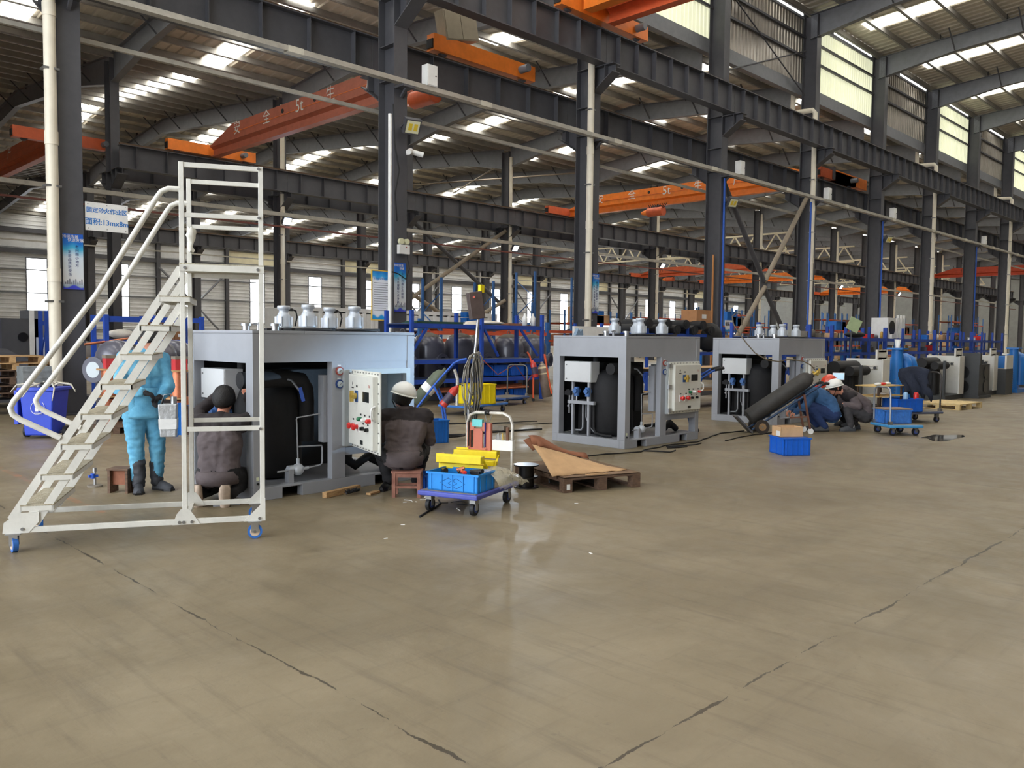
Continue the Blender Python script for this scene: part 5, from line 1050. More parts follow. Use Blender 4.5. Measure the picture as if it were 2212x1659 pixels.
# blue bench rack between the first and second machines
rack('long blue steel bench rack between the first two machines', (11.75,15.0,0), 4.35, .95, 2.22, (.62,1.08,1.92), blue, blue, dk, bays=2, brace=False)
for p, q in (((14.0,15.0,1.82),(14.5,15.0,1.15)),((15.3,15.0,1.82),(15.95,15.0,1.15)),((12.2,15.0,1.82),(11.8,15.0,1.3))): tag(MB().bar(p,q,.05,.05).build('knee_strut', blue), 'blue knee strut of the bench rack at x %.0f' % p[0] if 0 else {14.0:'blue slanting strut in the middle of the bench rack',15.3:'blue slanting strut near the right end of the bench rack',12.2:'short blue strut at the left end of the bench rack'}[p[0]], 'strut')
t = thing('sheet_stack', 'dark green sheets lying on the top shelf of the blue bench rack', 'sheets', (12.0,15.2,1.92)); MB().box((0,0,0),(1.5,.5,.03)).box((.1,.05,.03),(1.6,.5,.06)).build('sheet', mat('green sheet', (44,78,66), .6, 0, .06, 5), t)
def sack(label, loc, r, m, seed=0, cat='sack'):
    mb = MB(); n, k = 16, 10; rows = []
    for i in range(k+1):
        a = PI*i/k; rows.append([Vector(loc)+Vector((r[0]*math.sin(a)*math.cos(2*PI*j/n)*(1+.15*noise.noise(Vector((i*.7+seed,j*.8,0)))), r[1]*math.sin(a)*math.sin(2*PI*j/n)*(1+.15*noise.noise(Vector((i*.7,j*.8,seed)))), r[2]*(1-math.cos(a))*(1+.12*noise.noise(Vector((j,i,seed)))))) for j in range(n)]); rows[-1].append(rows[-1][0])
    return tag(mb.sheet(rows).build(cat, m), label, cat)
cream_cloth = mat('cream wrap', (222,216,204), .85, 0, .06, 5, bump=.3)
sack('white wrapped bundle on the orange shelf behind the bench rack', (16.6,17.75,1.79), (1.0,.33,.16), cream_cloth, 3, 'bundle')
sack('coiled white hose on the top shelf of the blue bench rack', (14.6,15.4,1.93), (.4,.3,.05), cream_cloth, 5, 'coil')
t = thing('copper_sheets', 'brown copper sheets on the top shelf at the right of the bench rack', 'sheets', (15.2,15.3,1.92)); MB().box((0,0,0),(.9,.5,.04)).box((.05,.1,.04),(.7,.45,.07)).build('sheet', mat('brown copper', (150,104,80), .6, .2, .1, 6), t)
for x, lb in ((15.55,'white bottle on the bench rack top shelf'),(15.85,'second white bottle on the bench rack top shelf')): tag(MB().lathe([(0,0),(.07,0),(.07,.2),(.03,.27),(.03,.32),(0,.32)],12,(x,15.1,1.93)).build('bottle', white), lb, 'bottle', 'bottles on the bench rack')
tank = MB().lathe([(0,0),(.40,0),(.42,.03),(.42,1.35),(.41,1.42),(.36,1.55),(.24,1.66),(.1,1.71),(0,1.72)],24).mesh('vessel', tankm); lug = MB().tube([(-.05,0,1.7),(-.05,0,1.78),(0,0,1.81),(.05,0,1.78),(.05,0,1.7)],.012,n=6).mesh('lifting_lug', tankm)
noz = MB().cyl((0,-.38,1.0),(0,-.55,1.0),.13,n=18).cyl((0,-.55,1.0),(0,-.59,1.0),.2,n=20).mesh('nozzle', tankm); bore = MB().cyl((0,-.59,1.0),(0,-.595,1.0),.115,n=18).mesh('bore', gloss); dustc = MB().lathe([(.3,1.615),(.24,1.668),(.1,1.718),(0,1.728)],20).mesh('dust_cap', mat('settled dust', (100,94,86), .9, 0, .12, 6))
tl_ = ['leftmost grey domed vessel behind the bench rack', 'second grey domed vessel behind the bench rack', 'third grey domed vessel behind the bench rack', 'fourth grey domed vessel behind the bench rack', 'fifth grey domed vessel behind the bench rack', 'rightmost grey domed vessel behind the bench rack']
for i, x in enumerate((12.6,13.55,14.5,15.4,16.3,17.4)):
    t = thing('domed_vessel', tl_[i], 'vessel', (x,16.45+.15*(i%2),0), rad(20*(i%3)-20), 'grey vessels behind the bench rack'); b_ = obj('vessel', tank, t); obj('lifting_lug', lug, b_); obj('dust_cap', dustc, t); n_ = obj('nozzle', noz, t); obj('bore', bore, n_)
cm2 = mat('crate mid blue', (24,92,190), .45, 0, .05, 5)
for x, z, lb in ((14.7,.63,'blue bin on the low shelf of the bench rack'),(15.3,.63,'second blue bin on the low shelf of the bench rack'),(15.85,.63,'third blue bin on the low shelf of the bench rack'),(15.4,0,'blue bin on the floor under the bench rack'),(14.6,0,'blue bin on the floor under the middle of the bench rack')): crate(lb, (x,15.3,z+.005), 0, .5, .4, .28, cm2, 'blue bins in the bench rack')
for k in range(3): tag(MB().cyl((11.9,15.1+.12*k,.30+.03*k),(15.6,15.0+.12*k,.34+.03*k),.025,n=8).build('copper_pipe', copper), 'long copper pipe stored low in the bench rack', 'pipe', 'copper pipes in the bench rack')
# tall blue uprights with orange beams further back
for x, L, H, lb in ((20.2,2.7,3.85,'tall blue rack with orange beams behind the bench rack'),(25.3,3.6,4.4,'tallest blue rack upright pair with orange beams'),(22.95,2.2,3.1,'lower blue rack with orange beams between the taller ones')):
    rack(lb, (x,24.0,0), L, 1.1, H, (1.55,1.95), blue2, rust, mat('shelf board', (150,130,104), .8, 0, .08, 4), grp='tall racks')
rack('orange-beamed rack carrying the white bundle', (13.9,17.4,0), 5.0, .8, 2.1, (1.78,), blue2, rust, dk)
for k in range(5): crate(['pale blue bin stacked on the tall rack, lowest','pale blue bin stacked on the tall rack, second','pale blue bin stacked on the tall rack, third','pale blue bin on the right of the tall rack','pale blue bin at the right end of the tall rack'][k], (22.0+.0*k if k < 3 else 23.6+.8*(k-3),24.4,1.96+.22*(k if k < 3 else 0)), 0, .6, .4, .2, bblue, 'pale blue bins on the tall rack')
t = thing('site_cabin', 'cream ribbed metal cabin behind the racks', 'cabin', (16.5,27.5,0)); mb = MB(); corr(mb, 0, 10, .4, lambda x, d: [(x,-.03*d,0),(x,-.03*d,2.55)]); mb.build('ribbed_wall', white, t); MB().box((0,0,2.5),(10,3,2.7)).build('roof', white, t); MB().box((0,.02,0),(.05,3,2.5)).build('side_wall', white, t)
# blue trolley with a bottle and extinguisher left of the yellow crate
t = thing('bottle_trolley', 'blue tubular trolley leaning back behind the first machine', 'trolley', (9.35,11.3,0), rad(-45)); tb = mat('trolley blue', (40,92,190), .45, 0, .05, 5)
for y in (0,.45): MB().tube([(-.3,y,.35),(.0,y,.75),(.35,y,1.15),(.45,y,1.2),(.55,y,1.22)],.02,n=8).build('rail', tb, t); MB().tube([(.0,y,.75),(.12,y,.5),(.2,y,.03)],.02,n=8).build('leg', tb, t); MB().cyl((.2,y-.02,.04),(.2,y+.02,.04),.04,n=10).build('castor', black, t)
for z, x in ((.42,-.23),(.75,0),(1.0,.22)): MB().cyl((x,0,z),(x,.45,z),.016,n=8).build('cross_tube', tb, t)
t = thing('gas_bottle', 'olive gas bottle strapped to the blue trolley behind the first machine', 'gas bottle', (9.35,11.35,0), rad(-45)); d_ = Vector((.66,0,.75)).normalized(); R_ = d_.to_track_quat('Z','Y').to_matrix()
MB().lathe([(0,0),(.13,0),(.13,.62),(.1,.72),(.04,.76),(.04,.82),(0,.82)],18,(-.32,.3,.42),R_).build('cylinder', mat('olive paint', (92,100,84), .55, 0, .08, 5), t); MB().lathe([(.131,.28),(.131,.42)],18,(-.32,.3,.42),R_).build('label', white, t)
ext_red = mat('extinguisher red', (200,60,52), .4, 0, .05, 5, coat=.2)
def extinguisher(label, loc, rz, tilt):
    t = thing('fire_extinguisher', label, 'extinguisher', loc, rz, 'fire extinguishers'); R_ = Matrix.Rotation(tilt,3,'Y')
    MB().lathe([(0,0),(.07,0),(.075,.02),(.075,.33),(.05,.39),(.025,.41),(.025,.44),(0,.44)],16,(0,0,0),R_).build('cylinder', ext_red, t); MB().lathe([(.0765,.08),(.0765,.26)],16,(0,0,0),R_).build('label', mat('dark label', (70,60,80), .5, 0, .1, 20), t); MB().tube([R_ @ Vector(p) for p in ((0,0,.44),(0,0,.48),(.08,0,.5))],.012,n=6).build('valve', gloss, t)
extinguisher('red extinguisher tilted on the blue trolley', (9.3,11.0,.42), rad(-45), rad(38)); extinguisher('red extinguisher hung on the orange bottle trolley', (15.3,14.45,.62), rad(-45), rad(-12))
crate('blue bin standing at the foot of the first machine corner', (8.1,9.75,0), rad(-10), .3, .3, .35, bblue)
cart('blue cart with one silver handle and a yellow crate behind the machines', (11.95,13.1,0), rad(10), 1.5, .75, mat('cart pale blue', (56,118,200), .5, 0, .06, 5), 0, side=-1)
tag(MB().tube([(11.25,12.85,.2),(11.27,12.86,.75),(11.22,12.9,.95)],.035,n=10).build('cart_handle_post', taped), 'taped silver handle post of the yellow crate cart', 'handle')
crate('yellow plastic crate on the blue cart behind the machines', (11.95,13.0,.204), rad(-2), .62, .5, .42, yellow)
cart('grey folding cart with tube handle under the bench rack', (14.05,14.25,0), rad(10), 1.0, .7, mat('cart grey blue', (70,92,140), .6, 0, .1, 5), .95, mat('dull tube', (120,118,112), .5, .4, .1, 10))
t = thing('cylinder_trolley', 'orange bottle trolley with tall frame left of the second machine', 'trolley', (15.55,14.55,0), rad(-45)); om = mat('trolley orange', (216,88,48), .45, 0, .06, 5)
for y in (-.22,.22): MB().tube([(-.16,y,.05),(-.16,y,.75),(-.26,y,1.15),(-.32,y,1.25)],.02,n=8).build('rail', om, t); MB().tube([(.12,y,1.2),(.2,y,.7),(.3,y,.2)],.02,n=8).build('stay', om, t)
for z in (.15,.4,.7): MB().cyl((-.16,-.22,z),(-.16,.22,z),.016,n=8).build('rung', om, t)
for y in (-.22,.22): MB().cyl((-.16,y-.02,.04),(-.16,y+.02,.04),.04,n=10).build('castor', black, t)
t = thing('gas_bottle', 'dusty steel gas bottle in the orange trolley', 'gas bottle', (15.65,14.5,.1), rad(-45)); MB().lathe([(0,0),(.13,0),(.13,.72),(.1,.82),(.04,.86),(.04,.92),(0,.92)],18,(.1,0,0),Matrix.Rotation(rad(-10),3,'Y')).build('cylinder', mat('dusty steel', (140,126,116), .6, .2, .1, 6), t); MB().lathe([(.132,.6),(.12,.78),(.05,.86)],18,(.1,0,0),Matrix.Rotation(rad(-10),3,'Y')).build('shoulder', mat('cream shoulder', (214,200,160), .6, 0, .08, 8), t)
cable('red_hose', [(13.9,14.9,1.05),(14.2,14.7,.7),(14.7,14.6,.95),(15.1,14.55,.5),(15.4,14.5,.9)], .012, mat('red brown hose', (150,72,56), .5, 0, .05, 8), 'reddish hose hanging along the bench rack', 6, 'hose')
# ---- left background: shelf rack, vessels, spools, pallets, tarp
rack('blue shelf rack behind the ladder', (5.8,16.9,0), 1.9, .7, 1.98, (.55,1.5,1.95), blue, blue, None, bays=2, brace=False)
for i in range(8): carton('%s small brown carton in the %s row on the blue shelf rack' % (ORD[i%4], ('lower','upper')[i//4]), (6.72+.19*(i%4),17.2,1.5+.2*(i//4)), (.18,.3,.19), mat('carton brown', (150,104,66), .8, 0, .06, 6), 0, 'cartons stacked on the shelf rack', False)
tag(MB().cyl((5.4,16.88,1.40),(6.3,16.88,1.53),.025,n=8).build('copper_rod', copper), 'orange copper rod sticking out of the blue shelf rack', 'rod')
sack('white wrapped fittings on the blue shelf rack', (6.15,17.1,1.52), (.26,.15,.09), cream_cloth, 8, 'bundle')
for i, (x, y, r, rz, lb) in enumerate(((5.35,15.1,.34,-60,'grey flanged vessel left of the person in light blue'),(6.15,15.35,.34,30,'grey flanged vessel right of the person in light blue'),(6.7,15.9,.36,0,'tall dark vessel beside the kneeling person'))):
    t = thing('flanged_vessel', lb, 'vessel', (x,y,0), rad(rz), 'flanged vessels'); s_ = r/.42
    MB().lathe([(0,0),(r,0),(r,1.2),(r*.98,1.28),(r*.8,1.4),(r*.45,1.48),(0,1.5)],22).build('shell', tankm, t); MB().lathe([(r*1.03,1.17),(r*1.03,1.22)],22).build('weld_band', tankm, t); q = MB().cyl((0,-r,1.0),(0,-r-.18,1.0),.15,n=18).cyl((0,-r-.18,1.0),(0,-r-.22,1.0),.22,n=22).build('flange_nozzle', tankm, t); MB().cyl((0,-r-.22,1.0),(0,-r-.225,1.0),.135,n=18).build('bore', gaugef, q)
spw = mat('spool wood', (176,136,92), .8, 0, .1, 6)
for x, y, z, lb in ((5.05,14.6,.0,'copper tube spool left of the person in light blue'),(5.75,13.5,.0,'copper tube spool right of the person in light blue')):
    t = thing('copper_spool', lb, 'spool', (x,y,z), 0, 'copper spools')
    for zz in (.08,.55,1.0): MB().cyl((0,0,zz),(0,0,zz+.025),.2,n=20).build('flange', spw, t)
    for zz in (.1,.58): MB().cyl((0,0,zz),(0,0,zz+.42),.13,n=18).build('winding', copper, t)
    MB().box((-.2,-.2,0),(.2,.2,.08)).build('base', woodd, t); MB().box((-.08,-.08,1.02),(.12,.08,1.2)).build('red_carton', mat('red carton', (200,60,66), .6, 0, .05, 8), t); MB().box((-.085,-.085,1.2),(.125,.085,1.25)).build('felt_cap', dust, t)
t = thing('vise_stand', 'small vice on a post with round foot beside the person in light blue', 'stand', (5.62,12.9,0)); MB().cyl((0,0,0),(0,0,.02),.13,n=20).build('foot', dust, t); MB().cyl((0,0,.02),(0,0,.5),.03,n=10).cyl((.08,0,.02),(.08,0,.4),.025,n=8).build('post', woodd, t); MB().box((-.05,-.06,.5),(.09,.06,.62)).build('vice', copper, t)
crate('blue bin on the floor behind the kneeling person', (5.75,13.05,0), rad(-20), .5, .4, .5, bblue)
pallet('low pallet under the copper spools', (4.85,13.9,0), rad(-20), .9, .9, woodd, .12)
pls = [('raw timber pallet on top of the left stack',1.02,wood),('second raw pallet of the left stack',.88,wood),('weathered pallet low in the left stack',.74,woodd),('lower weathered pallet of the left stack',.60,woodd),('dark pallet near the floor of the left stack',.44,woodd),('bottom pallet of the left stack',.30,woodd)]
for i, (lb, z, m) in enumerate(pls): pallet(lb, (4.0+.06*(i%3),18.35,z), rad(-4+3*(i%3)), 1.1, 1.0, m, .14, 5, 'pallets stacked on the left')
pls2 = [('raw timber pallet atop the second left stack',.96,wood),('weathered pallet under the second left stack top',.8,woodd),('bottom weathered pallet of the second left stack',.64,woodd)]
for i, (lb, z, m) in enumerate(pls2): pallet(lb, (5.25+.05*i,18.7,z), rad(3-4*i), 1.0, .9, m, .14, 5, 'pallets stacked on the left')
for x, lb in ((4.0,'dark steel trestle under the left pallet stack'),(5.2,'dark steel trestle under the second pallet stack')):
    t = thing('trestle', lb, 'trestle', (x,18.4,0)); 
    for dx in (.05,.95): MB().box((dx-.05,.1,0),(dx+.05,.8,.06)).box((dx-.04,.4,.06),(dx+.04,.5,.28)).build('leg', steel, t)
    MB().box((0,.05,.24),(1.0,.85,.3)).build('top', steel, t)
t = thing('galvanised_duct', 'ribbed galvanised duct section behind the blue bin', 'duct', (4.55,17.0,.58)); MB().box((-.22,-.2,0),(.25,.2,.42)).build('shell', mat('galvanised sheet', (196,206,212), .3, .7, .1, 8), t)
for z in (.08,.2,.32): MB().box((-.225,-.21,z),(.255,.21,z+.03)).build('rib', MATS['galvanised sheet'], t)
MB().box((-.2,-.18,-.58),(.2,.18,0)).build('stand', steel, t)
rows = []; tarpm = mat('dark tarpaulin', (56,58,70), .7, 0, .12, 3, bump=.4, bscale=6)
for i in range(12):
    u = i/11; rows.append([(3.6+2.6*u+.1*math.sin(j*1.3), 20.0+1.4*v, .25+ (1.55-1.05*u)*(1-abs(2*v-1)**1.5)+.06*math.sin(i*1.7+j*2)) for j, v in enumerate([k/9 for k in range(10)])])
tag(MB().sheet(rows).build('tarpaulin', tarpm, solid=.02), 'dark tarpaulin draped over stock at the left edge', 'tarpaulin')
for x, w, h, lb, m in ((5.6,1.0,1.98,'dark grey cabinet with a round outlet at the far left','s'),(6.35,.75,2.2,'tall pale wrapped cabinet at the far left','p')):
    t = thing('far_cabinet', lb, 'cabinet', (x,24.0,0)); MB().box((0,0,0),(w,.8,h)).build('body', steel if m == 's' else steel2, t); MB().box((0,-.01,0),(.12,0,h)).build('edge_trim', white if m == 'p' else tankm, t)
    if m == 's': MB().cyl((w*.6,-.01,h*.76),(w*.6,-.03,h*.76),.12,n=18).build('outlet', gloss, t)
    else: MB().box((.15,-.012,0),(w,-.0,1.5)).build('panel', mat('pale blue film', (190,200,220), .4, 0, .04, 4), t)
rack('narrow blue rack ladder at the far left', (6.2,22.0,0), .5, .5, 2.15, (1.9,), blue, blue, None, bays=1)
rows = [[(5.5+1.6*u, 18.9+.5*v, .95+.85*(1-u*.5)*(1-abs(2*v-1))-.25*u+.05*math.sin(9*u+5*v)) for v in [k/7 for k in range(8)]] for u in [k/9 for k in range(10)]]
tag(MB().sheet(rows).build('tarpaulin', mat('grey tarpaulin', (110,106,104), .75, 0, .12, 3, bump=.4, bscale=6), solid=.02), 'grey tarpaulin over stock behind the left column', 'tarpaulin')
# ---- stock behind the second and third machines
rack('blue rack of black pipes behind the second machine', (18.6,15.0,0), 6.6, 1.0, 2.05, (.6,1.2,1.8), blue, blue, dk, bays=3, brace=False)
blkp = mat('black foam pipe', (34,34,36), .7, 0, .1, 6)
for k in range(9): tag(MB().cyl((20.2+.5*k,14.85,1.92+.17*(k%2)),(20.5+.5*k,16.0,1.92+.17*(k%2)),.15,n=16).cyl((20.2+.5*k,14.84,1.92+.17*(k%2)),(20.2+.5*k,14.86,1.92+.17*(k%2)),.09,n=12).build('foam_pipe', blkp), 'black foam pipe lying on the rack behind the second machine', 'pipe', 'foam pipes on the rack')
sack('black sheeting heaped at the right end of the pipe rack', (24.6,15.2,1.2), (.6,.4,.5), blkp, 11, 'sheeting')
for k, (x, z) in enumerate(((24.3,2.35),(24.35,2.75))): carton(['large brown carton behind the blue conduit column','upper brown carton behind the blue conduit column'][k], (24.2,15.45,1.8+.4*k), (.9,.6,.4), mat('carton tan', (182,130,88), .8, 0, .05, 5), 0, 'cartons by the conduit column')
t = thing('white_panel_board', 'white board leaning left of the second machine', 'board', (17.3,14.9,0)); MB().box((0,0,1.2),(1.5,.08,1.95)).build('panel', white, t); MB().box((.1,-.01,1.3),(.5,0,1.5)).build('label', mat('label cyan', (140,206,220), .5, 0, 0), t); MB().box((0,.0,0),(.06,.06,1.2)).box((1.44,0,0),(1.5,.06,1.2)).build('leg', steel, t); MB().box((0,0,.9),(1.5,.05,.95)).build('rail', steel, t)
t = thing('rag_bag', 'blue cloth hanging on the corner of the second machine', 'cloth', (9.95,8.5,1.652)); MB().prism([(-.08,0),(.1,0),(.08,.1),(.03,.06),(-.02,.11)],'y',-.03,.03).build('cloth', mat('faded blue cloth', (120,140,160), .9, 0, .08, 8), t)
tag(MB().tube([(11.5,8.3,.12),(11.7,8.2,.14),(11.85,8.0,.1)],.05,n=8).build('pump', black), 'small black pump on the floor by the second machine', 'pump')
t = thing('blue_trolley', 'blue hand trolley leaning behind the second machine door', 'trolley', (12.35,7.75,0), rad(-45))
for y in (0,.3): MB().tube([(-.1,y,.04),(-.18,y,.4),(.0,y,.95),(.2,y,1.08),(.35,y,1.12)],.02,n=8).build('rail', tb, t); MB().cyl((-.08,y-.02,.05),(-.08,y+.02,.05),.05,n=12).build('wheel', black, t); MB().cyl((.22,y,1.09),(.38,y,1.13),.026,n=8).build('grip', black, t)
MB().cyl((-.18,0,.4),(-.18,.3,.4),.016,n=8).build('cross_tube', tb, t); MB().lathe([(0,0),(.11,0),(.11,.55),(.06,.65),(0,.68)],16,(-.12,.15,.25)).build('canister', gloss, t)
# person half hidden left of the second machine
rack('low timber bench behind the third machine', (15.6,10.6,0), 4.5, .9, .95, (.4,.95), steel, steel, wood, bays=2, brace=False, cat='bench')
# ---------------------------------------------------------------- right side: cabinets, tanks, carts, benches
cabw = mat('cabinet white', (226,224,216), .45, 0, .03, 3); anth = mat('anthracite', (62,64,66), .5, 0, .05, 4)
def cabinet(label, loc, L, Dp, H, rz=0, front='handles', base=True, grp='white machine cabinets'):
    t = thing('machine_cabinet', label, 'cabinet', loc, rz, grp)
    if base: MB().box((0,0,0),(L,Dp,.13)).build('base_frame', anth, t)
    MB().box((0,Dp-.04,.13),(L,Dp,H*.9)).build('back_panel', anth, t); MB().box((L-.05,-.02,.13),(L,Dp,H)).build('end_panel', cabw, t, bevel=.012)
    MB().box((L*.72,-.02,.13),(L-.05,.02,H)).build('front_panel', cabw, t, bevel=.01)
    for y in (.02,Dp-.08): MB().box((0,y,.13),(.06,y+.06,H*.9)).build('frame_post', anth, t)
    mat('recess grey', (190,184,170), .5, 0, 0)
    MB().cyl((-.1,Dp*.62,H*.84),(L*.7,Dp*.62,H*.84),.15,n=18).cyl((0,Dp*.3,H*.78),(L*.6,Dp*.3,H*.78),.11,n=18).build('black_pipe', blkp, t); MB().cyl((L*.2,Dp*.4,.13),(L*.2,Dp*.4,H*.75),.06,n=12).cyl((L*.45,Dp*.6,.13),(L*.45,Dp*.6,H*.75),.22,n=16).cyl((L*.35,Dp*.85,.13),(L*.35,Dp*.85,H*.7),.1,n=14).build('black_vessel', blkp, t)
    MB().box((L*.6,.02,H),(L*.9,.05,H+.2)).frame(L*.55,L*.95,H-.02,H+.22,.06,.02,.06).build('top_bracket', cabw, t)
    return t
c1 = cabinet('white machine cabinet with black pipes right of the squatting people', (18.5,7.5,0), 1.5, 1.0, 1.2, 0)
c2 = cabinet('white machine cabinet with two knobs behind the hanging jacket', (24.6,7.7,0), 1.5, 1.0, 1.22, 0)
c3 = cabinet('white machine cabinet behind the dark speaker-like housing', (27.6,7.6,0), 1.4, 1.0, 1.22, 0)
c4 = cabinet('farthest white cabinet near the right edge', (33.5,8.0,0), 1.4, 1.0, 1.22, 0)
def side_face(c, x0=-.02):
    MB().tube([(x0,.25,.95),(x0,.25,1.03),(x0,.62,1.03),(x0,.62,.95)],.012,n=6,closed=True).build('grab_recess', MATS['recess grey'], c)
    for y in (.3,.56): MB().cyl((x0,y,.985),(x0-.03,y,.985),.035,n=12).build('knob', anth, c)
for c, L_ in ((c1,1.5),(c2,1.5),(c3,1.4),(c4,1.4)): side_face(c, L_-.065)
t = thing('fan_housing', 'dark housing with two round openings among the white cabinets', 'housing', (26.3,7.35,0)); MB().box((0,0,.08),(1.0,.9,.98)).build('body', anth, t); MB().box((-.03,-.03,0),(1.1,.95,.08)).build('base', anth, t); MB().box((-.0,-.02,.98),(.15,.9,1.3)).build('upright_panel', anth, t)
for z in (.33,.74): MB().cyl((-.005,.45,z),(-.02,.45,z),.2,n=24).build('opening', gloss, t); MB().cyl((.6,-.005,z),(.6,-.02,z),.19,n=24).build('opening', gloss, t)
t = thing('dark_panel', 'plain dark panel box standing at the right of the cabinets', 'panel', (29.0,7.35,0)); MB().box((0,0,0),(.75,.7,.8)).build('body', anth, t); MB().box((.02,.0,.8),(.73,.05,1.22)).build('bracket', cabw, t)
def u_tank(label, loc):
    t = thing('tank_pair', label, 'tank', loc, 0, 'blue tank assemblies'); m = mat('tank blue', (36,116,196), .4, 0, .04, 3)
    MB().box((-.25,-.2,0),(1.1,.6,.12)).build('base', m, t); MB().cyl((0,0,.12),(0,0,1.42),.13,n=20).build('header_column', m, t); MB().box((-.2,-.18,1.42),(.22,.18,1.46)).build('top_plate', m, t)
    for k in range(2):
        pts = [(.38+.32*k,-.1,.25),(.38+.32*k,-.1,1.0),(.40+.32*k,-.05,1.14),(.44+.32*k,.08,1.2),(.48+.32*k,.22,1.14),(.5+.32*k,.26,1.0),(.5+.32*k,.26,.25)]
        MB().tube(pts,.14,n=14).build('loop_vessel', m, t)
    MB().box((.15,.05,.12),(1.05,.5,1.18)).build('casing', m, t, bevel=.03)
    for k in range(8): MB().cyl((-.13,-.02,.2+.07*k),(-.145,-.02,.2+.07*k),.014,n=6).build('bolt_head', bolt, t)
    return t
u_tank('bright blue paired tank assembly behind the small cart', (20.75,7.6,0)); u_tank('bright blue tank assembly at the right edge', (30.6,7.55,0))
tag(MB().lathe([(.05,0),(.045,.02),(.075,.2),(0,.2)],14,(20.75,7.6,1.465)).build('paper_cup', white), 'white paper cup on top of the blue tank column', 'cup')
# table with plywood tops beside the squatting person
t = thing('work_table', 'small work table with two plywood shelves behind the squatting person', 'table', (16.45,6.35,0), rad(-8)); ply = mat('plywood', (214,182,120), .7, 0, .06, 5)
for z in (.52,.72): MB().box((0,0,z),(.95,.5,z+.02)).build('shelf', ply, t)
for x in (.04,.9):
    for y in (.03,.46): MB().box((x-.015,y-.015,0),(x+.015,y+.015,.72)).build('leg', mat('brown tube', (84,66,54), .6, .1, .05, 6), t)
for k, (x, z, m, lb) in enumerate(((.2,.74,white,'white glove on the work table top'),(.45,.74,redm,'red tool on the work table top'),(.7,.74,white,'second white glove on the work table top'),(.5,.54,white,'white rag on the lower work table shelf'))): tag(MB().ball((0,0,.0),(.1,.06,.03),10,6).build('glove' if m == white else 'hand_tool', m, None, (16.45+x,6.45,z+.03)), lb, 'glove' if m == white else 'tool')
lt = mat('laptop screen', (196,226,246), .3, 0, 0, emit=.35, ecol=(190,224,250))
t = thing('tablet', 'bright tablet screen behind the white helmet', 'tablet', (15.75,6.85,.86), rad(-50)); MB().box((-.11,-.01,0),(.11,.01,.14)).build('case', white, t); MB().box((-.1,-.013,.01),(.1,-.01,.13)).build('screen', lt, t); MB().box((-.02,.0,-.3),(.02,.02,.05)).box((-.1,-.05,-.3),(.1,.1,-.29)).build('stand', steel, t); MB().cyl((0,.02,-.86),(0,.02,-.3),.02,n=8).build('pole', steel, t)
# carts on the right
cart('light blue push cart with grey tube handle carrying a wrapped crate', (14.95,5.45,0), rad(-38), .62, .62, mat('cart sky blue', (72,150,206), .5, 0, .05, 5), .82, mat('grey tube', (156,160,168), .4, .5, .05, 8), .18, side=-1)
crate('plastic-wrapped blue crate on the light blue push cart', (15.02,5.55,.183), rad(-38), .5, .36, .24, mat('wrapped blue', (60,120,200), .25, 0, .1, 12, coat=.5))
tag(MB().cbox((15.02,5.55,.435),(.52,.38,.02),rad(-38)).build('lid_sheet', mat('brown sheet', (140,120,100), .7, 0, .08, 6)), 'brown sheet covering the wrapped crate', 'sheet')
cart('grey cart with a jacket hung on its handle', (17.5,6.15,0), rad(-25), 1.1, .7, mat('cart slate', (84,90,110), .55, 0, .08, 5), 1.0, mat('dark tube', (60,56,56), .5, .3, .08, 8), .22, side=1)
crate('blue crate on the cart with the hanging jacket', (17.15,6.15,.224), rad(-25), .62, .42, .26, mat('crate deep blue', (0,0,0)))
rows = [[(17.95+.09*math.sin(14*v+2*u)*u+.12*u*math.sin(PI*v), 6.22-.3+.6*v*(1-.15*u)+.05*math.sin(6*u), 1.04-.66*u*(1-.25*abs(math.sin(9*v)))+.06*math.sin(PI*v)*(1-u)) for v in [k/10 for k in range(11)]] for u in [k/8 for k in range(9)]]
tag(MB().sheet(rows).build('jacket', mat('navy jacket', (36,42,58), .85, 0, .1, 6, bump=.4), solid=.05), 'dark navy jacket hung over a cart handle', 'jacket')
for k, (x, y, m, lb) in enumerate(((17.45,6.0,redm,'red bottle in the crate under the jacket'),(17.3,6.15,mat('pale blue bottle', (150,190,226), .3, 0, 0),'pale blue bottle in the crate under the jacket'))): tag(MB().lathe([(0,0),(.05,0),(.05,.32),(.03,.36),(0,.36)],12,(x,y,.24)).build('bottle', m), lb, 'bottle')
pallet('new raw timber pallet lying flat on the aisle floor', (21.35,6.35,0), rad(-3), 1.45, 1.0, mat('fresh timber', (226,200,146), .7, 0, .08, 6), .14)
pud = D.materials.new('wet patch'); pud.use_nodes = True; b = pud.node_tree.nodes['Principled BSDF']; b.inputs['Base Color'].default_value = (*lin((44,40,34)),1); b.inputs['Roughness'].default_value = .04
pp = [(15.0+.55*math.cos(a)*(1+.25*math.sin(3*a)+.1*math.sin(7*a)), 4.72-.32*math.sin(a)*(1+.3*math.cos(2*a)), .002) for a in [2*PI*i/40 for i in range(40)]]
tag(MB()._a(pp, [tuple(reversed(range(40)))]).build('puddle', pud), 'dark wet puddle reflecting roof light on the aisle floor', 'puddle')
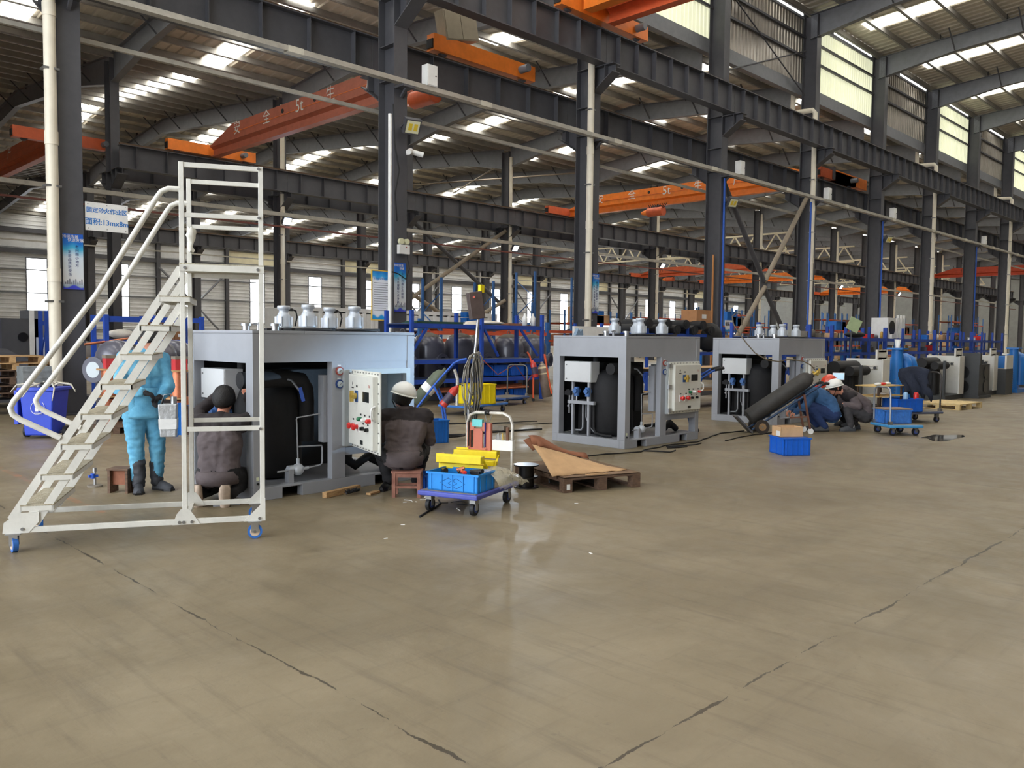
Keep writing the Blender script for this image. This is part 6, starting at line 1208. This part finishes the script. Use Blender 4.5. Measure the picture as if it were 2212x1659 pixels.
# workbench racks behind the cabinets
bl = ['blue workbench rack behind the third machine', 'blue workbench rack behind the white cabinet', 'blue workbench rack behind the blue tanks', 'far blue workbench rack at the right', 'farthest blue workbench rack']
its = [('white','white'),('red','red'),('yellow','yellow'),('grey','grey')]; cols = [white, steel2, card, mat('ochre can', (206,160,70), .5, 0, .05, 5), tankm, bblue, redm, dust]
rnd = random.Random(11); words = ['on the bench shelf','on the upper bench shelf','on the low bench shelf']
for i, (x, y, L) in enumerate(((20.6,11.2,4.6),(25.6,11.4,4.4),(30.4,11.6,5.2),(36.4,11.9,5.0),(42.2,12.2,5.0))):
    rack(bl[i], (x,y,0), L, .8, 2.1, (.75,1.25,1.72), blue, blue, dk, bays=3, brace=False, grp='workbench racks')
    for k in range(14):
        z = (.75,1.25,1.72)[k % 3]; xx = x+.25+(L-.5)*((k*.37+.11*i) % 1); m = cols[rnd.randrange(len(cols))]; h = .1+.22*rnd.random(); w = .06+.1*rnd.random()
        nm, ct = ('can','can') if k % 2 else ('carton','carton')
        if k % 2: o = MB().lathe([(0,0),(w*.7,0),(w*.7,h*.8),(w*.4,h*.92),(w*.4,h),(0,h)],10,(xx,y+.2+.2*rnd.random(),z)).build('can', m)
        else: o = MB().box((xx-w,y+.12,z),(xx+w,y+.12+.3,z+h*.7)).box((xx-w*.9,y+.1,z+h*.7),(xx+w*.9,y+.44,z+h*.7+.015)).build('small_carton', m)
        tag(o, 'small %s %s of %s' % (nm, words[(k%3)] if 1 else '', bl[i]) , ct, 'clutter on '+bl[i])
t = thing('fan_unit', 'white square fan unit with round dark opening on the far bench', 'fan', (31.2,11.8,1.74)); MB().box((0,0,0),(.75,.6,.75)).build('body', white, t); MB().cyl((.38,-.0,.38),(.38,-.02,.38),.27,n=22).build('opening', gloss, t)
for k in range(6): tag(MB().box((32.4+.14*k,11.9,1.74),(32.46+.14*k,12.0,2.5+.12*(k%2))).build('white_profile', white), 'white upright profile stored beside the fan unit', 'profile', 'white profiles on the bench')
sack('dark cloth heaped on the middle bench', (27.4,11.4,1.73), (.6,.25,.1), blkp, 15, 'cloth')
t = thing('green_sign', 'small tilted green board above the benches', 'sign', (26.6,11.2,1.95), rad(-40)); s_ = MB(); s_.T = Matrix.Rotation(rad(25),4,'Y'); s_.box((-.2,-.02,0),(.2,.02,.42)).build('board', mat('pale green board', (176,194,150), .5, 0, .05, 5), t); MB().cyl((0,0,-1.95),(0,0,.1),.02,n=8).build('post', steel, t)
# ---- far stock halls: orange-beamed pallet racks
wl = ['first','second','third','fourth','fifth','sixth','seventh','eighth','ninth','tenth']
far = [(34,30,6,3.2),(44,27,7,3.6),(52,33,8,4),(62,28,8,3.8),(72,33,8,4.2),(84,26,8,4.2),(92,34,8,4.2),(60,44,8,4),(78,46,8,4.4),(100,30,8,4.4)]
carb = [card, cardd, white, dust, steel2, bblue]
for i, (x, y, L, H) in enumerate(far):
    rack('%s distant pallet rack with orange beams counted from the left' % wl[i], (x,y,0), L, 1.1, H, (1.3,2.5,3.6)[:2 if H < 4 else 3], blue2, rust, mat('shelf board', (0,0,0)), grp='distant pallet racks', bays=3, brace=False)
    for k in range(9):
        z = (0,1.3,2.5)[k % 3]; w = .5+.4*rnd.random(); h = .4+.5*rnd.random(); xx = x+.6+(L-1.2)*((k*.29) % 1)
        o = MB().box((xx-w,y+.1,z),(xx+w,y+.95,z+h)).box((xx-w*.9,y+.05,z+h),(xx+w*.9,y+.9,z+h+.03)).build('stored_load', carb[rnd.randrange(len(carb))]); tag(o, 'boxed load on the %s distant pallet rack' % wl[i], 'load', 'loads on distant racks')
for i, (x, y) in enumerate(((20,31),(26,33),(32,42),(40,46),(16,45),(24,50))):
    t = thing('stock_bin', ['grey steel stock bin far behind the first machine','grey stock bin beyond the tall racks','distant grey stock bin under the window wall','distant stock bin right of the piped columns','left distant stock bin under the windows','distant stock bin between the windows'][i], 'bin', (x,y,0), 0, 'distant stock bins'); MB().box((0,0,0),(2.2,1.4,1.1)).build('body', (steel2, dust, white)[i % 3], t); MB().box((.1,.1,1.1),(2.1,1.3,1.4)).build('contents', (card, woodd, steel)[i % 3], t)
t = thing('display_window', 'bright rectangular doorway glow far behind the second machine', 'doorway', (60.5,50,0)); MB().frame(0,4.2,.8,3.2,.12,-.05,.05).build('frame', steel, t); MB().box((.1,0,.9),(4.1,.02,3.1)).build('pane', winm, t); MB().box((.0,-.04,0),(4.2,.04,.8)).build('sill_wall', wallm, t)
# added out-of-frame lamp and tripod for the cool light on the first machine
t = thing('added_lamp', 'added unseen tripod lamp casting cool light on the first machine', 'lamp', (14.6,2.5,0)); MB().cyl((0,0,0),(0,0,2.4),.02,n=8).build('pole', steel, t)
for k in range(3): MB().cyl((0,0,.4),(.4*math.cos(2.1*k),.4*math.sin(2.1*k),.01),.015,n=8).build('leg', steel, t)
MB().box((-.16,-.05,2.4),(.16,.05,2.62)).build('head', steel, t)
l = D.lights.new('added_lamp_beam', 'SPOT'); l.energy = 6000; l.spot_size = rad(9.5); l.spot_blend = 1; l.color = (.5,.74,1); l.shadow_soft_size = .06
o = D.objects.new('added_lamp_beam', l); COL.objects.link(o); o.location = (14.5,2.6,2.52); dv = Vector((5.75,7.34,1.15))-Vector((14.5,2.6,2.52)); o.rotation_euler = dv.to_track_quat('-Z','Y').to_euler()
